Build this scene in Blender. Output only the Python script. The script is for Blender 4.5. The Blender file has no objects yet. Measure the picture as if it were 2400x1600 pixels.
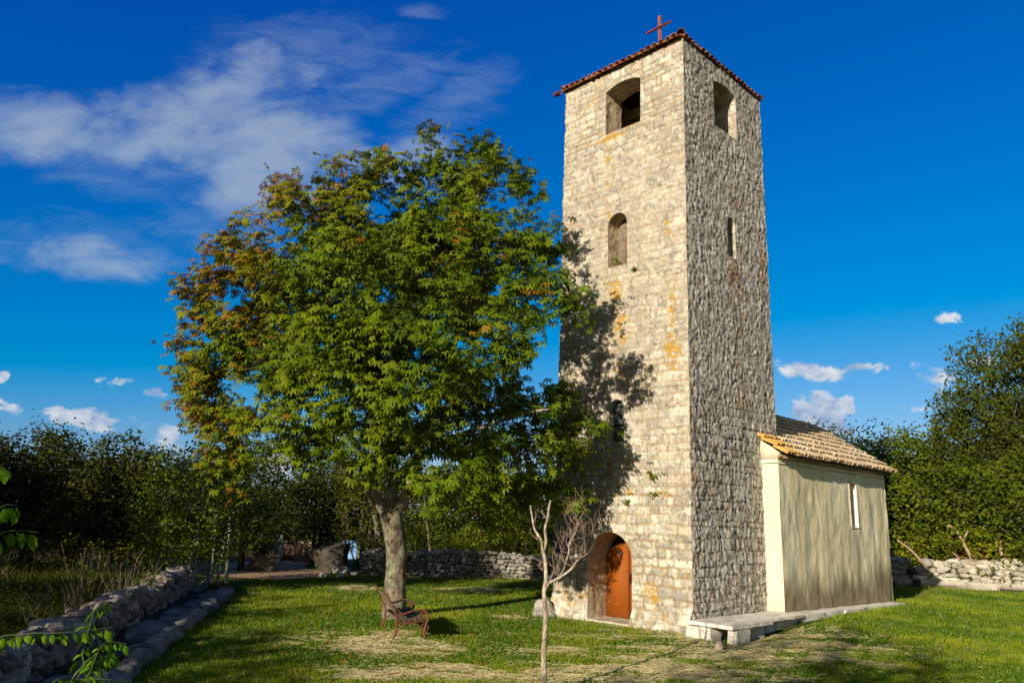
import bpy, math, random
import numpy as np
from mathutils import Matrix, Vector

# ------------------------------------------------------------------ camera
SC = bpy.context.scene
COL = SC.collection
CAM_Z, PITCH, ROLL, FPX = 2.327, 0.2266, 0.0315, 1790.7      # metres, radians, focal length in photo pixels
cd = bpy.data.cameras.new("camera"); cam = bpy.data.objects.new("camera", cd); COL.objects.link(cam)
cd.sensor_fit = 'HORIZONTAL'; cd.sensor_width = 36.0; cd.lens = FPX / 2400 * 36.0
cd.clip_start = 0.05; cd.clip_end = 5000
cam.matrix_world = Matrix.Translation((0, 0, CAM_Z)) @ Matrix.Rotation(math.pi / 2 + PITCH, 4, 'X') @ Matrix.Rotation(ROLL, 4, 'Z')
SC.camera = cam

# ------------------------------------------------------------------ sun, sky, exposure
SUN_ELEV = math.radians(18.3)
SUN_AZ = math.atan2(-0.554, -0.834)                            # towards the sun, from +Y to +X
sd = bpy.data.lights.new("sun", 'SUN'); sun = bpy.data.objects.new("sun", sd); COL.objects.link(sun)
sd.energy = 5.0; sd.angle = math.radians(0.5); sd.color = (1.0, 0.885, 0.71)
SUN_DIR = Vector((math.sin(SUN_AZ) * math.cos(SUN_ELEV), math.cos(SUN_AZ) * math.cos(SUN_ELEV), math.sin(SUN_ELEV)))
sun.rotation_euler = SUN_DIR.to_track_quat('Z', 'Y').to_euler()
SC.view_settings.view_transform = 'Standard'
SC.view_settings.look = 'None'
SC.view_settings.exposure = 0.35
SC.view_settings.gamma = 1.0
SC.render.engine = 'CYCLES'
SC.cycles.max_bounces = 6; SC.cycles.diffuse_bounces = 3; SC.cycles.transmission_bounces = 3

def build_world():
    w = bpy.data.worlds.new("World"); SC.world = w; w.use_nodes = True
    nt = w.node_tree; N = nt.nodes; L = nt.links
    bg = N['Background']; bg.inputs[1].default_value = 0.08
    sky = N.new('ShaderNodeTexSky'); sky.sky_type = 'NISHITA'; sky.sun_disc = False
    sky.sun_elevation = SUN_ELEV; sky.sun_rotation = SUN_AZ; sky.air_density = 1.0; sky.dust_density = 0.3; sky.ozone_density = 3.0
    tc = N.new('ShaderNodeTexCoord')
    sep = N.new('ShaderNodeSeparateXYZ'); L.new(tc.outputs['Generated'], sep.inputs[0])
    def m(op, a, b=None, c=None, clamp=False):
        n = N.new('ShaderNodeMath'); n.operation = op; n.use_clamp = clamp
        for i, v in enumerate((a, b, c)):
            if v is None: continue
            if isinstance(v, (int, float)): n.inputs[i].default_value = v
            else: L.new(v, n.inputs[i])
        return n.outputs[0]
    # deep polarised blue: less red, steeper blue
    sr = N.new('ShaderNodeSeparateColor'); L.new(sky.outputs[0], sr.inputs[0]); tint = N.new('ShaderNodeCombineColor')
    L.new(m('MAXIMUM', m('MULTIPLY', m('SUBTRACT', sr.outputs[0], 2.2), 1.15), 0.0), tint.inputs[0])
    L.new(m('MAXIMUM', m('MULTIPLY', m('SUBTRACT', sr.outputs[1], 0.38), 0.83), 0.05), tint.inputs[1])
    L.new(m('MULTIPLY', m('POWER', m('MULTIPLY', sr.outputs[2], 0.102), 0.62), 9.3), tint.inputs[2])
    # the quarter of the sky round the sun keeps its natural haze
    pol = N.new('ShaderNodeMapRange'); pol.interpolation_type = 'SMOOTHSTEP'; pol.inputs[1].default_value = -0.25; pol.inputs[2].default_value = 0.30; L.new(sep.outputs[1], pol.inputs[0])
    warm = N.new('ShaderNodeMixRGB'); warm.blend_type = 'MULTIPLY'; warm.inputs[0].default_value = 1; L.new(sky.outputs[0], warm.inputs[1]); warm.inputs[2].default_value = (0.85, 0.74, 0.56, 1)
    skymix = N.new('ShaderNodeMixRGB'); L.new(pol.outputs[0], skymix.inputs[0]); L.new(warm.outputs[0], skymix.inputs[1]); L.new(tint.outputs[0], skymix.inputs[2])
    ya = m('MAXIMUM', sep.outputs[1], 0.02)
    comb = N.new('ShaderNodeCombineXYZ')
    L.new(m('DIVIDE', sep.outputs[0], ya), comb.inputs[0]); L.new(m('DIVIDE', sep.outputs[2], ya), comb.inputs[1])
    def noise(scale, detail, sx, sy, rot, dist=0.3):
        mp = N.new('ShaderNodeMapping'); mp.inputs['Rotation'].default_value = (0, 0, rot); mp.inputs['Scale'].default_value = (sx, sy, 1)
        L.new(comb.outputs[0], mp.inputs[0])
        n = N.new('ShaderNodeTexNoise'); n.inputs['Scale'].default_value = scale; n.inputs['Detail'].default_value = detail
        n.inputs['Roughness'].default_value = 0.6; n.inputs['Distortion'].default_value = dist
        L.new(mp.outputs[0], n.inputs['Vector']); return n.outputs[0]
    def blob(cx, cy, rx, ry, deg, amp, soft):
        c, s = math.cos(PITCH), math.sin(PITCH)
        def uv(px, py):
            d = ray(px, py); return d[0] / d[1], d[2] / d[1]
        u0, v0 = uv(cx * 1.0204, cy * 1.0204)
        k = math.hypot(*(np.subtract(uv(cx * 1.0204 + 20, cy * 1.0204), (u0, v0)))) / 20 * 1.0204
        mp = N.new('ShaderNodeMapping'); mp.vector_type = 'TEXTURE'
        mp.inputs['Location'].default_value = (u0, v0, 0); mp.inputs['Rotation'].default_value = (0, 0, math.radians(deg)); mp.inputs['Scale'].default_value = (rx * k, ry * k, 1)
        L.new(comb.outputs[0], mp.inputs[0])
        vm = N.new('ShaderNodeVectorMath'); vm.operation = 'LENGTH'; L.new(mp.outputs[0], vm.inputs[0])
        mr = N.new('ShaderNodeMapRange'); mr.interpolation_type = 'SMOOTHSTEP'
        mr.inputs[1].default_value = 1 + soft; mr.inputs[2].default_value = 1 - soft; mr.inputs[3].default_value = 0; mr.inputs[4].default_value = amp
        L.new(vm.outputs['Value'], mr.inputs[0]); return mr.outputs[0]
    def build(blobs, nz, k, lo, hi):
        acc = None
        for b in blobs:
            o = blob(*b); acc = o if acc is None else m('MAXIMUM', acc, o)
        t = m('MULTIPLY_ADD', m('SUBTRACT', nz, 0.5), k, acc)
        mr = N.new('ShaderNodeMapRange'); mr.interpolation_type = 'SMOOTHSTEP'
        for i, v in ((1, lo), (2, hi), (3, 0), (4, 1)): mr.inputs[i].default_value = v
        L.new(t, mr.inputs[0])
        return m('MULTIPLY', mr.outputs[0], m('MULTIPLY', acc, 2.0, clamp=True))
    front = m('GREATER_THAN', sep.outputs[1], 0.05)
    cirrus = build(CIRRUS, noise(9.0, 9, 1.0, 1.8, -0.5, 0.25), 2.1, 0.22, 1.30)
    wisps = build(WISPS, noise(12.0, 6, 1.0, 3.0, 0.5, 0.8), 1.5, 0.35, 1.3)
    cumul = build(CUMULUS, noise(34.0, 8, 1.0, 1.35, 0.1, 0.4), 2.3, 0.40, 0.80)
    cir = m('MULTIPLY', m('MAXIMUM', m('MULTIPLY', cirrus, 0.66), m('MULTIPLY', wisps, 0.26)), front)
    mix1 = N.new('ShaderNodeMixRGB'); mix1.inputs[2].default_value = CIRRUS_COL; L.new(cir, mix1.inputs[0]); L.new(skymix.outputs[0], mix1.inputs[1])
    mix2 = N.new('ShaderNodeMixRGB')
    # cumulus: whiter where thick, greyer towards the bottom where the noise is low
    shade = noise(16.0, 4, 1.0, 1.6, 0.0, 0.1)
    cr = N.new('ShaderNodeValToRGB'); cr.color_ramp.elements[0].position = 0.38; cr.color_ramp.elements[0].color = CUM_DARK
    cr.color_ramp.elements[1].position = 0.62; cr.color_ramp.elements[1].color = CUM_LIGHT
    L.new(shade, cr.inputs[0])
    sc_ = N.new('ShaderNodeMixRGB'); sc_.blend_type = 'MULTIPLY'; sc_.inputs[0].default_value = 1; L.new(cr.outputs[0], sc_.inputs[1]); sc_.inputs[2].default_value = (9.6, 9.6, 9.6, 1)
    L.new(m('MULTIPLY', m('MULTIPLY', cumul, 0.95), front), mix2.inputs[0]); L.new(mix1.outputs[0], mix2.inputs[1]); L.new(sc_.outputs[0], mix2.inputs[2])
    L.new(mix2.outputs[0], bg.inputs[0])

CIRRUS_COL = (4.1, 5.0, 5.9, 1)
CUM_DARK = (0.30, 0.42, 0.62, 1); CUM_LIGHT = (0.78, 0.80, 0.84, 1)
# centre x, y and radii in photo units, rotation, strength, softness
CIRRUS = [(470, 235, 290, 95, 24, 1.0, .9), (600, 340, 240, 150, -15, 1.1, .9), (620, 430, 220, 80, 5, .95, .9),
          (800, 380, 190, 60, -8, .9, .9), (80, 290, 260, 85, 4, 1.0, .9), (330, 320, 200, 90, -10, .9, .9), (580, 165, 100, 75, 20, 1.0, .9),
          (240, 590, 190, 52, -4, 0.95, .8), (960, 345, 90, 45, 0, .9, .9)]
WISPS = [(700, 130, 280, 130, 10, .85, .9), (870, 190, 240, 90, 20, .85, .9), (1100, 190, 130, 80, 30, .85, .9), (1040, 240, 190, 70, 30, .85, .9),
         (330, 410, 340, 90, -15, .8, .9), (970, 25, 80, 24, 0, .9, .9), (120, 560, 300, 90, 0, .7, .9), (500, 540, 300, 80, -20, .75, .9)]
CUMULUS = [(1885, 945, 78, 46, 8, 1.05, .8), (1860, 985, 100, 30, 0, 0.95, .8), (1875, 853, 95, 22, -6, .80, .9), (1990, 842, 120, 14, 5, .66, .9),
           (2182, 726, 40, 20, 8, .85, .9), (2165, 882, 56, 34, -10, .70, .9), (2240, 830, 60, 14, 5, .72, .9), (2130, 935, 80, 10, 6, .60, .9),
           (190, 962, 110, 26, -3, .95, .8), (385, 1004, 34, 30, 0, 1.0, .8), (5, 930, 50, 15, -15, .72, .8), (5, 866, 20, 14, 0, .8, .8),
           (650, 1060, 70, 40, 0, .85, .9), (1250, 1030, 70, 16, 0, .8, .9), (260, 880, 60, 16, 0, .62, .9), (350, 900, 60, 12, 0, .60, .9)]

# ------------------------------------------------------------------ photo pixel -> point in the place (used only to look up real positions)
def ray(x, y):
    u = (x - 1200) / FPX; v = (800 - y) / FPX
    r = ROLL; u2 = u * math.cos(r) - v * math.sin(r); v2 = u * math.sin(r) + v * math.cos(r)
    c, s = math.cos(PITCH), math.sin(PITCH)
    return np.array([u2, c - v2 * s, s + v2 * c])
D = 1.0204                                                     # 2352-wide view of the photo -> 2400
def atY(x, y, Y):
    d = ray(x * D, y * D); return np.array([0, 0, CAM_Z]) + d * (Y / d[1])
def on_ground(x, y, z=0.0):
    d = ray(x * D, y * D); return np.array([0, 0, CAM_Z]) + d * ((z - CAM_Z) / d[2])
build_world()
# ------------------------------------------------------------------ helpers
rng = np.random.default_rng(7)

def link(o, parent=None):
    COL.objects.link(o)
    if parent is not None: o.parent = parent
    return o
def tag(o, label=None, cat=None, group=None, kind=None):
    for k, v in (('label', label), ('category', cat), ('group', group), ('kind', kind)):
        if v: o[k] = v
    return o
def empty(name, loc=(0, 0, 0), rz=0.0):
    o = bpy.data.objects.new(name, None); COL.objects.link(o); o.location = loc; o.rotation_euler = (0, 0, rz); o.empty_display_size = 0.2
    return o
def mesh(name, V, F, mat, parent=None, col=None, smooth=False):
    """V (n,3); F: array (m,k) or list of such arrays / list of tuples; col (n,3) colour of each vertex"""
    me = bpy.data.meshes.new(name); V = np.asarray(V, np.float32)
    arrs = []
    if isinstance(F, np.ndarray): arrs = [F]
    elif len(F) and isinstance(F[0], np.ndarray) and F[0].ndim == 2: arrs = F
    else:
        by = {}
        for f in F: by.setdefault(len(f), []).append(f)
        arrs = [np.array(v) for v in by.values()]
    me.vertices.add(len(V)); me.vertices.foreach_set('co', V.ravel())
    nl = sum(a.size for a in arrs); npoly = sum(len(a) for a in arrs)
    me.loops.add(nl); me.polygons.add(npoly)
    me.loops.foreach_set('vertex_index', np.concatenate([a.ravel() for a in arrs]).astype(np.int32))
    tot = np.concatenate([np.full(len(a), a.shape[1]) for a in arrs]); st = np.concatenate([[0], np.cumsum(tot)[:-1]])
    me.polygons.foreach_set('loop_start', st.astype(np.int32))
    try: me.polygons.foreach_set('loop_total', tot.astype(np.int32))
    except Exception: pass
    if smooth: me.polygons.foreach_set('use_smooth', np.ones(npoly, bool))
    me.update(calc_edges=True)
    if col is not None:
        ca = me.color_attributes.new('Col', 'FLOAT_COLOR', 'POINT')
        c4 = np.ones((len(V), 4), np.float32); c4[:, :3] = col; ca.data.foreach_set('color', c4.ravel())
    me.materials.append(mat)
    o = bpy.data.objects.new(name, me)
    return link(o, parent)
def copy_tree(o, parent=None):
    c = o.copy(); COL.objects.link(c); c.parent = parent
    for ch in list(o.children): copy_tree(ch, c)
    return c

class MB:
    """collects shapes into one mesh"""
    def __init__(s): s.V = []; s.F = []; s.n = 0
    def add(s, V, F):
        V = np.asarray(V, float); s.V.append(V); s.F += [tuple(int(i) + s.n for i in f) for f in F]; s.n += len(V); return s
    def box(s, c, size, R=None, bev=0.0):
        hx, hy, hz = (np.array(size) / 2); b = min(bev, hx * .9, hy * .9, hz * .9)
        if b <= 0:
            V = np.array([(x, y, z) for x in (-hx, hx) for y in (-hy, hy) for z in (-hz, hz)])
            F = [(0, 1, 3, 2), (4, 6, 7, 5), (0, 4, 5, 1), (2, 3, 7, 6), (0, 2, 6, 4), (1, 5, 7, 3)]
        else:
            P = []; idx = {}
            for sx in (-1, 1):
                for sy in (-1, 1):
                    for sz in (-1, 1):
                        for ax in range(3):
                            p = [sx * (hx - b), sy * (hy - b), sz * (hz - b)]; p[ax] = (sx * hx, sy * hy, sz * hz)[ax]
                            idx[(sx, sy, sz, ax)] = len(P); P.append(p)
            V = np.array(P); F = []
            S = (-1, 1)
            for ax in range(3):
                o1, o2 = [i for i in range(3) if i != ax]
                for sg in S:
                    q = []
                    for a, c_ in ((-1, -1), (1, -1), (1, 1), (-1, 1)):
                        k = [0, 0, 0]; k[ax] = sg; k[o1] = a; k[o2] = c_; q.append(idx[(*k, ax)])
                    F.append(tuple(q))
                for a in S:
                    for c_ in S:
                        k0 = [0, 0, 0]; k1 = [0, 0, 0]; k0[ax] = -1; k1[ax] = 1; k0[o1] = k1[o1] = a; k0[o2] = k1[o2] = c_
                        F.append((idx[(*k0, o1)], idx[(*k1, o1)], idx[(*k1, o2)], idx[(*k0, o2)]))
            for sx in S:
                for sy in S:
                    for sz in S: F.append(tuple(idx[(sx, sy, sz, a)] for a in range(3)))
        if R is not None: V = V @ np.asarray(R).T
        return s.add(V + np.array(c), F)
    def tube(s, pts, rad, n=8, cap=True):
        pts = np.asarray(pts, float); m = len(pts); rad = np.broadcast_to(np.asarray(rad, float), (m,))
        T = np.gradient(pts, axis=0); T /= np.linalg.norm(T, axis=1)[:, None] + 1e-9
        up = np.array([0, 0, 1.]) if abs(T[0][2]) < .9 else np.array([1., 0, 0])
        a = np.cross(up, T[0]); a /= np.linalg.norm(a)
        V = []; ang = np.linspace(0, 2 * np.pi, n, endpoint=False)
        for i in range(m):
            a = a - T[i] * (a @ T[i]); a /= np.linalg.norm(a) + 1e-9; b = np.cross(T[i], a)
            V.append(pts[i] + rad[i] * (np.cos(ang)[:, None] * a + np.sin(ang)[:, None] * b))
        V = np.concatenate(V); F = [(i * n + j, i * n + (j + 1) % n, (i + 1) * n + (j + 1) % n, (i + 1) * n + j) for i in range(m - 1) for j in range(n)]
        if cap: F += [tuple(range(n - 1, -1, -1)), tuple((m - 1) * n + j for j in range(n))]
        return s.add(V, F)
    def build(s, name, mat, parent=None, smooth=False, col=None):
        return mesh(name, np.concatenate(s.V), s.F, mat, parent, smooth=smooth, col=col)

def rotz(a): return np.array([[math.cos(a), -math.sin(a), 0], [math.sin(a), math.cos(a), 0], [0, 0, 1]])
def spline(P, n):
    P = np.asarray(P, float); t = np.arange(len(P)); tt = np.linspace(0, len(P) - 1, n); out = []
    for x in tt:
        i = min(int(x), len(P) - 2); f = x - i
        p0 = P[max(i - 1, 0)]; p1 = P[i]; p2 = P[i + 1]; p3 = P[min(i + 2, len(P) - 1)]
        out.append(.5 * ((2 * p1) + (-p0 + p2) * f + (2 * p0 - 5 * p1 + 4 * p2 - p3) * f * f + (-p0 + 3 * p1 - 3 * p2 + p3) * f ** 3))
    return np.array(out)

def hash3(i, j, k, seed):
    h = (i.astype(np.int64) * 374761393 + j.astype(np.int64) * 668265263 + k.astype(np.int64) * 2147483647 + seed * 1442695041) & 0xFFFFFFFF
    h = ((h ^ (h >> 13)) * 1274126177) & 0xFFFFFFFF
    h = ((h ^ (h >> 16)) * 2246822519) & 0xFFFFFFFF
    return ((h ^ (h >> 15)) & 0xFFFFFF) / float(0xFFFFFF)
def vnoise(P, scale=1.0, seed=0):
    P = np.asarray(P, float) * scale; I = np.floor(P).astype(np.int64); f = P - I; f = f * f * (3 - 2 * f); r = 0
    for dx in (0, 1):
        for dy in (0, 1):
            for dz in (0, 1):
                w = (f[..., 0] if dx else 1 - f[..., 0]) * (f[..., 1] if dy else 1 - f[..., 1]) * (f[..., 2] if dz else 1 - f[..., 2])
                r = r + w * hash3(I[..., 0] + dx, I[..., 1] + dy, I[..., 2] + dz, seed)
    return r * 2 - 1
def fbm(P, scale=1.0, octv=4, seed=0, gain=.5):
    s = 0; a = 1; t = 0
    for o in range(octv): s = s + a * vnoise(P, scale * 2 ** o, seed + o * 17); t += a; a *= gain
    return s / t
def sstep(a, b, x): t = np.clip((x - a) / (b - a), 0, 1); return t * t * (3 - 2 * t)

# ------------------------------------------------------------------ materials
def new_mat(name):
    m = bpy.data.materials.new(name); m.use_nodes = True; nt = m.node_tree
    return m, nt, nt.nodes, nt.links, nt.nodes['Principled BSDF']
def tex_noise(nt, scale, detail=4, rough=.6, vec=None, dist=0):
    n = nt.nodes.new('ShaderNodeTexNoise'); n.inputs['Scale'].default_value = scale; n.inputs['Detail'].default_value = detail
    n.inputs['Roughness'].default_value = rough; n.inputs['Distortion'].default_value = dist
    if vec is not None: nt.links.new(vec, n.inputs['Vector'])
    return n
def ramp(nt, src, stops):
    r = nt.nodes.new('ShaderNodeValToRGB'); e = r.color_ramp.elements
    while len(e) < len(stops): e.new(0.5)
    for i, (p, c) in enumerate(stops): e[i].position = p; e[i].color = (*c, 1)
    nt.links.new(src, r.inputs[0]); return r.outputs[0]
def mixc(nt, f, a, b, mode='MIX'):
    n = nt.nodes.new('ShaderNodeMixRGB'); n.blend_type = mode
    for i, v in ((0, f), (1, a), (2, b)):
        if isinstance(v, (int, float)): n.inputs[i].default_value = v
        elif isinstance(v, tuple): n.inputs[i].default_value = (*v, 1)
        else: nt.links.new(v, n.inputs[i])
    return n.outputs[0]
def bump(nt, h, strength, dist, nrm=None):
    b = nt.nodes.new('ShaderNodeBump'); b.inputs['Strength'].default_value = strength; b.inputs['Distance'].default_value = dist
    nt.links.new(h, b.inputs['Height'])
    if nrm is not None: nt.links.new(nrm, b.inputs['Normal'])
    return b.outputs[0]
def objcoord(nt): return nt.nodes.new('ShaderNodeTexCoord').outputs['Object']
def scaled(nt, vec, s, rot=(0, 0, 0)):
    m = nt.nodes.new('ShaderNodeMapping'); m.inputs['Scale'].default_value = s; m.inputs['Rotation'].default_value = rot; nt.links.new(vec, m.inputs[0]); return m.outputs[0]

def mat_simple(name, c, rough=.8, metal=0.0, var=.25, scale=12, bmp=.2, bdist=.01, spec=.3):
    m, nt, N, L, P = new_mat(name); oc = objcoord(nt)
    n = tex_noise(nt, scale, 5, .65, oc)
    lo = tuple(x * (1 - var) for x in c); hi = tuple(min(1, x * (1 + var)) for x in c)
    L.new(ramp(nt, n.outputs[0], [(.3, lo), (.7, hi)]), P.inputs['Base Color'])
    P.inputs['Roughness'].default_value = rough; P.inputs['Metallic'].default_value = metal; P.inputs['Specular IOR Level'].default_value = spec
    if bmp:
        n2 = tex_noise(nt, scale * 6, 4, .6, oc); L.new(bump(nt, n2.outputs[0], bmp, bdist), P.inputs['Normal'])
    return m
def mat_vcol(name, rough=.9, var=.22, scale=30, bmp=.5, bdist=.02, bscale=60, stretch=(1, 1, 1), spec=.15):
    """colour comes from the mesh's own colour attribute, broken up by noise"""
    m, nt, N, L, P = new_mat(name); oc = scaled(nt, objcoord(nt), stretch)
    at = N.new('ShaderNodeVertexColor'); at.layer_name = 'Col'
    n = tex_noise(nt, scale, 6, .7, oc)
    g = ramp(nt, n.outputs[0], [(.3, (1 - var,) * 3), (.7, (1 + var,) * 3)])
    L.new(mixc(nt, 1.0, at.outputs[0], g, 'MULTIPLY'), P.inputs['Base Color'])
    P.inputs['Roughness'].default_value = rough; P.inputs['Specular IOR Level'].default_value = spec
    if bmp:
        n2 = tex_noise(nt, bscale, 5, .7, oc); L.new(bump(nt, n2.outputs[0], bmp, bdist), P.inputs['Normal'])
    return m
def mat_leaf(name, trans=.3, mul=(1, 1, 1), rough=.6, spec=.06):
    m, nt, N, L, P = new_mat(name)
    at = N.new('ShaderNodeVertexColor'); at.layer_name = 'Col'
    c = mixc(nt, 1.0, at.outputs[0], mul, 'MULTIPLY')
    L.new(c, P.inputs['Base Color']); P.inputs['Roughness'].default_value = rough; P.inputs['Specular IOR Level'].default_value = spec
    tr = N.new('ShaderNodeBsdfTranslucent'); L.new(mixc(nt, 1.0, c, (1.3, 1.25, .4), 'MULTIPLY'), tr.inputs[0])
    mx = N.new('ShaderNodeMixShader'); mx.inputs[0].default_value = trans
    L.new(P.outputs[0], mx.inputs[1]); L.new(tr.outputs[0], mx.inputs[2]); L.new(mx.outputs[0], N['Material Output'].inputs[0])
    return m
M = {}
M['stone'] = mat_vcol('tower stone', rough=.95, var=.30, scale=22, bmp=.55, bdist=.03, bscale=45)
M['rough_stone'] = mat_vcol('rough side stone', rough=.95, var=.6, scale=26, bmp=1.0, bdist=.05, bscale=34, stretch=(1, 1, .7))
M['plaster'] = mat_vcol('old plaster', rough=.95, var=.12, scale=7, bmp=.35, bdist=.02, bscale=22, stretch=(1, 1, .3))
M['tile'] = mat_vcol('clay tile', rough=.85, var=.25, scale=14, bmp=.3, bdist=.01, bscale=60)
M['rock'] = mat_vcol('limestone rock', rough=.95, var=.5, scale=16, bmp=1.0, bdist=.06, bscale=26)
M['bark'] = mat_vcol('bark', rough=.95, var=.55, scale=26, bmp=1.0, bdist=.06, bscale=30, stretch=(1, 1, .4))
M['leaf'] = mat_leaf('chestnut leaf', .20, (1.05, 1, .5), .55, .08)
M['oak_shaded'] = mat_leaf('shade-darkened oak leaf', .12, (.62, .62, .45), .6, .05)  # leaf colour darkened to stand for the shade in the wood
M['oak_green'] = mat_leaf('green oak leaf', .22, (.88, .88, .6))
M['grass'] = mat_leaf('grass blade', .25, rough=.7, spec=.1)
M['straw'] = mat_leaf('straw', .15, rough=.8, spec=.1)
M['wood_dark'] = mat_simple('weathered slat wood', (.13, .095, .06), .75, var=.35, scale=20, bmp=.3)
M['iron_red'] = mat_simple('rust red painted cast iron', (.165, .050, .032), .5, .0, .3, 20, .15, spec=.4)
M['door_paint'] = mat_simple('orange brown door paint', (.30, .080, .011), .65, var=.08, scale=4, bmp=.12, spec=.15)
M['iron_black'] = mat_simple('black iron', (.02, .02, .022), .5, .6)
M['dark_wood'] = mat_simple('old roof timber', (.10, .06, .03), .85, var=.4)
M['beam_wood'] = mat_simple('pale bell beam wood', (.36, .24, .11), .85, var=.3)
M['sign_brown'] = mat_simple('brown sign paint', (.10, .022, .015), .5, bmp=0)
M['sign_text'] = mat_simple('pale sign lettering', (.55, .5, .5), .6, bmp=0)
M['sign_green'] = mat_simple('yellow green sign symbol', (.45, .45, .12), .6, bmp=0)
M['glass'] = mat_simple('dusty window glass', (.10, .11, .12), .12, 0, .2, 8, .05, spec=.5)
M['interior'] = mat_simple('dusky inner masonry', (.26, .20, .12), .95, var=.35, scale=5, bmp=.6, bdist=.03)
# ------------------------------------------------------------------ the setting: ground sheets
def sheet(name, poly_xy, z, mat, res=None):
    V = [(x, y, z) for x, y in poly_xy]
    o = mesh(name, V, [tuple(range(len(V)))], mat); o['kind'] = 'structure'; return o
def ground_mat(name, stops, scale, bscale=30, bmp=.4, bdist=.03, second=None):
    m, nt, N, L, P = new_mat(name); oc = objcoord(nt)
    n = tex_noise(nt, scale, 8, .7, oc, .3)
    c = ramp(nt, n.outputs[0], stops)
    if second:
        n3 = tex_noise(nt, second[0], 5, .6, oc, .2)
        c = mixc(nt, ramp(nt, n3.outputs[0], [(second[2], (0, 0, 0)), (second[3], (1, 1, 1))]), c, second[1])
    L.new(c, P.inputs['Base Color']); P.inputs['Roughness'].default_value = 1; P.inputs['Specular IOR Level'].default_value = .05
    n2 = tex_noise(nt, bscale, 6, .7, oc); L.new(bump(nt, n2.outputs[0], bmp, bdist), P.inputs['Normal'])
    return m
M['ground'] = ground_mat('woodland earth', [(.3, (.035, .03, .018)), (.55, (.06, .055, .025)), (.75, (.09, .07, .04))], 1.2)
M['lawn'] = ground_mat('lawn earth', [(.3, (.03, .055, .008)), (.5, (.055, .09, .014)), (.72, (.10, .11, .025))], 3.0, second=(.8, (.14, .12, .05), .56, .70))
M['gravel'] = ground_mat('pale gravel path', [(.3, (.30, .19, .11)), (.6, (.46, .32, .2)), (.8, (.55, .42, .28))], 14, 60, .5, .03)
R_ = 900
g = sheet('ground', [(-R_, -R_), (R_, -R_), (R_, R_), (-R_, R_)], -0.012, M['ground'])
# lawn: one sheet with gentle unevenness
nx, ny = 90, 70
xs = np.linspace(-16, 26, nx); ys = np.linspace(-6, 34.5, ny); X, Y = np.meshgrid(xs, ys)
def ledge_bank(x, y):
    # the turf rises against the stone ledge of the chapel
    dx, dy = x - 4.0238, y - 17.0294; a = -dx * .7058 + dy * .7084; b = dx * .7084 + dy * .7058
    return sstep(.3, 3.6, b) * sstep(15.5, 10.5, b) * np.exp(-(np.minimum(a + .9, 0) / 2.3) ** 2) * sstep(1.5, .2, a)
def lawn_z(x, y):
    P = np.stack([x, y, 0 * x], -1); return 0.018 * vnoise(P, .55, 5) + 0.006 + .19 * ledge_bank(x, y)
Z = lawn_z(X, Y)
V = np.stack([X, Y, Z], -1).reshape(-1, 3); idx = np.arange(nx * ny).reshape(ny, nx)
F = np.stack([idx[:-1, :-1], idx[:-1, 1:], idx[1:, 1:], idx[1:, :-1]], -1).reshape(-1, 4)
# keep what lies on the garden's side of the left wall
WALL_A = np.array([-5.2, 5.8]); WALL_B = np.array([-8.75, 21.8]); WD = (WALL_B - WALL_A) / np.linalg.norm(WALL_B - WALL_A); WN = np.array([WD[1], -WD[0]])  # WN points to the lawn
def wall_side(x, y): return (x - WALL_A[0]) * WN[0] + (y - WALL_A[1]) * WN[1]
cx = V[F].mean(1); keep = wall_side(cx[:, 0], cx[:, 1]) > -.3
lawn = mesh('lawn', V, F[keep], M['lawn'], smooth=True); lawn['kind'] = 'structure'
# gravel path: comes in from the left edge of the lawn's far end
PATH = [on_ground(*p)[:2] for p in ((470, 1322), (560, 1329), (640, 1333), (712, 1328), (760, 1318), (700, 1302), (735, 1284), (640, 1284), (560, 1290), (430, 1294), (380, 1310))]
pc = np.mean(PATH, 0); Pp = spline(np.array(PATH + [PATH[0]]), 80)
path = mesh('gravel_path', np.concatenate([[[*pc, .034]], np.c_[Pp, np.full(80, .034)]]), [(0, i + 1, i + 2) for i in range(79)], M['gravel']); path['kind'] = 'structure'
def in_path(x, y):
    inside = np.zeros(len(x), bool); n = len(Pp)
    for i in range(n - 1):
        x1, y1 = Pp[i]; x2, y2 = Pp[i + 1]
        c = ((y1 > y) != (y2 > y)) & (x < (x2 - x1) * (y - y1) / (y2 - y1 + 1e-12) + x1); inside ^= c
    return inside
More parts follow.
